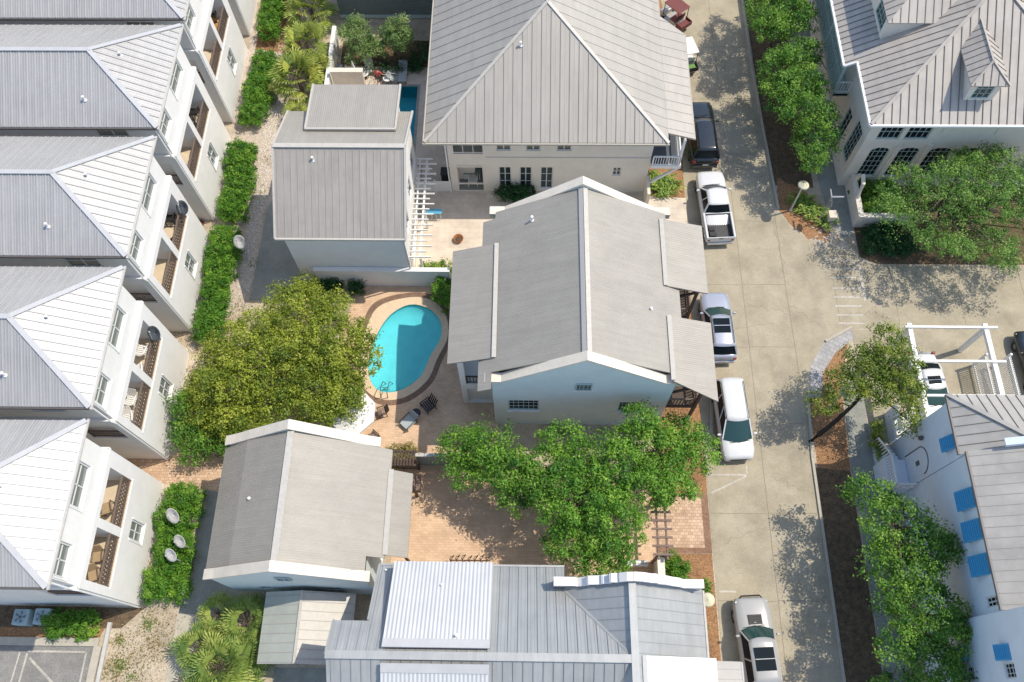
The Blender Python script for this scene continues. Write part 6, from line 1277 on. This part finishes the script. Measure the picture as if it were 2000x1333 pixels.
for a in (0, 2.1, 4.2): MB().bar((-13.9 + .12 * math.cos(a), 43.7 + .12 * math.sin(a), .62), (-13.9 + .3 * math.cos(a), 43.7 + .3 * math.sin(a), 0), .03).build('leg', 'blackpl', t)
# person: one skinned body, with clothes and hair over it
def person(label, loc, rz):
    t = thing('person', label, 'person', (0, 0, 0))
    J = [(0, 0, .92), (0, 0, 1.12), (0, .01, 1.34), (0, .01, 1.47), (0, .03, 1.58), (0, .04, 1.70),
         (-.1, 0, .88), (-.13, .05, .48), (-.14, .0, .09), (-.15, .12, .04), (.1, 0, .88), (.16, -.06, .48), (.2, -.16, .09), (.21, -.05, .04),
         (-.19, .01, 1.39), (-.30, .04, 1.13), (-.36, .18, .93), (-.37, .24, .88), (.19, .01, 1.39), (.36, .02, 1.18), (.50, .15, 1.06), (.55, .2, 1.04)]
    E_ = [(0, 1), (1, 2), (2, 3), (3, 4), (4, 5), (0, 6), (6, 7), (7, 8), (8, 9), (0, 10), (10, 11), (11, 12), (12, 13), (2, 14), (14, 15), (15, 16), (16, 17), (2, 18), (18, 19), (19, 20), (20, 21)]
    rad = [.14, .125, .15, .055, .085, .075, .085, .058, .04, .035, .085, .058, .04, .035, .06, .042, .032, .03, .06, .042, .032, .03]
    # five short fingers on each hand
    for hb, d in ((17, Vector((-.02, .09, -.05))), (21, Vector((.07, .07, -.02)))):
        b = Vector(J[hb]); sd = d.cross(Vector((0, 0, 1))).normalized()
        for q, (off, ln) in enumerate(((-.03, .75), (-.012, .95), (.008, 1.0), (.026, .85), (.045, .5))):
            J.append(tuple(b + sd * off + d * .35)); J.append(tuple(b + sd * off * 1.25 + d * (ln) - Vector((0, 0, .012)))); E_ += [(hb, len(J) - 2), (len(J) - 2, len(J) - 1)]; rad += [.0095, .008]
    def skin(name, idx, edges, mt, grow=0.):
        me = bpy.data.meshes.new(name); mp = {i: n for n, i in enumerate(idx)}
        me.from_pydata([J[i] for i in idx], [(mp[a], mp[b]) for a, b in edges], []); o = bpy.data.objects.new(name, me); C.objects.link(o); o.parent = t
        sk = o.modifiers.new('skin', 'SKIN'); sk.use_smooth_shade = True; me.skin_vertices[0].data[0].use_root = True
        for i in idx: me.skin_vertices[0].data[mp[i]].radius = (rad[i] + grow, rad[i] * (.8 if i < 3 else 1) + grow)
        sb = o.modifiers.new('sub', 'SUBSURF'); sb.levels = sb.render_levels = 1
        me.materials.append(M[mt]); return o
    skin('body', list(range(len(J))), E_, 'skin')
    skin('shirt', [0, 1, 2, 14, 15, 18, 19], [(0, 1), (1, 2), (2, 14), (14, 15), (2, 18), (18, 19)], 'red', .022)
    J2 = dict(enumerate(J)); skin('shorts', [0, 6, 7, 10, 11], [(0, 6), (6, 7), (0, 10), (10, 11)], 'shorts', .025)
    k = MB(); k.lathe([(.03, 1.80), (.09, 1.765), (.108, 1.70), (.105, 1.63)], (0, .01, 0), 14); k.build('hair', 'hair', t, smooth=True)
    k = MB()
    for s in (-1, 1): k.lathe([(.004, -.01), (.011, 0), (.004, .01)], (s * .032, .115, 1.67), 8)
    k.build('eyes', 'blackpl', t); MB().bar((0, .115, 1.66), (0, .135, 1.635), .025).build('nose', 'skin', t); MB().box(-.025, .025, .108, .115, 1.59, 1.6).build('mouth', 'maroon', t)
    t.location = loc; t.rotation_euler = (0, 0, rz); return t
person('person in a red shirt and dark shorts walking on the pool terrace', (-11.05, 42.85, .012), R(-15))

# ------------------------------------------------------------------ brown arbours, fence, bike rack, bench
t = thing('arbour', 'weathered brown open arbour over the brick drive entrance', 'arbour', (7.6, 9.6, 0))
for x in (7.3, 7.78): MB().bar((x, 7.9, 2.4), (x, 11.7, 2.4), .1, .16).build('beam', 'pergbrown', t)
for i in range(8): MB().bar((6.98, 8.15 + i * .46, 2.52), (8.1, 8.15 + i * .46, 2.52), .11, .1).build('slat', 'pergbrown', t)
for x in (7.3, 7.78):
    for y in (8.15, 11.4): MB().bar((x, y, 0), (x, y, 2.35), .13).build('post', 'pergbrown', t)
k = MB(); k.box(7.35, 7.6, 6.7, 8.05, 0, 1.9); k.box(7.28, 7.67, 6.65, 8.1, 1.9, 1.98)
tag(k.build('garden_wall', 'cream'), 'short cream topped wall south of the brown arbour', 'wall')
t = thing('bench', 'pale plank bench in deep shade inside the short cream topped wall', 'bench', (6.4, 8.0, 0))
for i in range(2): MB().box(5.8, 7.0, 7.85 + i * .18, 8.0 + i * .18, .43, .48).build('seat', 'trim', t)
for x in (5.95, 6.85): MB().box(x - .05, x + .05, 7.87, 8.17, 0, .43).build('leg', 'trimgrey', t)
t = thing('board_fence', 'dark grey green fence between the pool patio and the brick court', 'fence', (-3.8, 13.75, 0)); k = MB(); k.box(-6.4, -.6, 13.7, 13.82, 0, 1.85); k.build('panel', 'fence', t); k = MB(); k.box(-6.45, -.55, 13.66, 13.86, 1.85, 1.92); k.build('cap_rail', 'trimgrey', t)
for x in (-6.4, -4.5, -2.6, -.7): MB().bar((x, 13.76, 0), (x, 13.76, 1.98), .14).build('post', 'fence', t)
t = thing('wood_gate', 'dark wooden gate with a slatted canopy against the pool house', 'gate', (-7.0, 13.2, 0))
for i in range(9): MB().bar((-7.75 + i * .17, 13.0, 2.3), (-7.75 + i * .17 + .1, 13.9, 2.3), .07, .12).build('slat', 'darkwood', t)
for y in (13.05, 13.85): MB().bar((-7.85, y, 2.2), (-6.2, y, 2.2), .1, .12).build('beam', 'darkwood', t)
for x in (-7.75, -6.3): MB().bar((x, 13.45, 0), (x, 13.45, 2.2), .14).build('post', 'darkwood', t)
for a, b_ in ((-7.68, -7.05), (-7.02, -6.37)): MB().box(a, b_, 13.42, 13.48, .05, 1.9).build('gate_leaf', 'pergbrown', t)
t = thing('timber_steps', 'row of dark timber planks stacked at the gate beside the pool house', 'planks', (-6.9, 12.5, 0)); k = MB()
for i in range(5): k.box(-7.6 + i * .3, -7.33 + i * .3, 12.05, 12.95, 0, .62 - .06 * i)
k.build('plank', 'pergbrown', t)
k = MB()
for i in range(7):
    x = -4.15 + i * .34; h = 1.15 + .18 * ((i * 7) % 3); k.tube([(x, 8.05, 0), (x, 8.05, h * .8), (x + .06, 8.1, h), (x + .16, 8.15, h * .97), (x + .2, 8.2, h * .75), (x + .12, 8.2, h * .55)], .028, 6); k.tube([(x + .05, 8.0, h * .7), (x + .22, 8.25, h * .85)], .022, 6)
k.bar((-4.2, 8.05, .5), (-1.9, 8.05, .5), .05)
tag(k.build('iron_rack', 'darkwood', smooth=False), 'dark curled iron rack on the brick court peeking over the blue grey roof', 'rack')
t = thing('garden_bench', 'dark low bench at the foot of the pool house side roof', 'bench', (-6.8, 7.35, 0)); MB().box(-7.4, -6.2, 7.15, 7.5, .42, .48).build('seat', 'darkwood', t)
for x in (-7.3, -6.3): MB().box(x - .04, x + .04, 7.17, 7.48, 0, .42).build('leg', 'darkwood', t)
k = MB()
for i in range(4): 
    n = 24; k.tube([(-22.45 + (.3 - .03 * i) * math.cos(2 * math.pi * q / n), 30.55 + (.3 - .03 * i) * math.sin(2 * math.pi * q / n), .08 + .05 * i) for q in range(n + 1)], .025, 6, cap=False)
tag(k.build('hose_coil', 'maroon'), 'coiled dark red hose on the gravel between two townhouses', 'hose')
# ------------------------------------------------------------------ white pergola and pickets at the right
t = thing('pergola', 'open white timber pergola over the parked white sedan', 'pergola', (25, 19, 0))
for x in (22.9, 27.4): MB().bar((x, 15.9, 3.2), (x, 21.8, 3.2), .26, .24).build('beam', 'trim', t)
for y in (21.5, 19.3, 17.15): MB().bar((22.55, y, 3.4), (28.0, y, 3.4), .13, .14).build('slat', 'trim', t)
for x in (22.9, 27.4):
    for y in (21.5, 16.2): MB().box(x - .12, x + .12, y - .12, y + .12, 0, 3.08).build('post', 'trim', t)
for x, lab in ((27.95, 'white picket panel under the pergola, the left one'), (29.4, 'white picket panel by the dark car, the right one')):
    t = thing('picket_fence', lab, 'fence', (x, 19, 0), 'white picket panels')
    k = MB()
    for i in range(22): k.bar((x, 17.7 + i * .125, .08), (x, 17.7 + i * .125, 1.75), .05, .05)
    k.bar((x - .05, 17.6, 1.65), (x - .05, 20.45, 1.65), .05, .12); k.bar((x - .05, 17.6, .3), (x - .05, 20.45, .3), .05, .12); k.build('panel', 'trim', t)
    for y in (17.6, 20.45): MB().bar((x, y, 0), (x, y, 1.9), .12).build('post', 'trim', t)
kerb([(11.25, 14.6), (11.3, 16.4), (11.55, 18.2)], .2, .13, 'kerb')
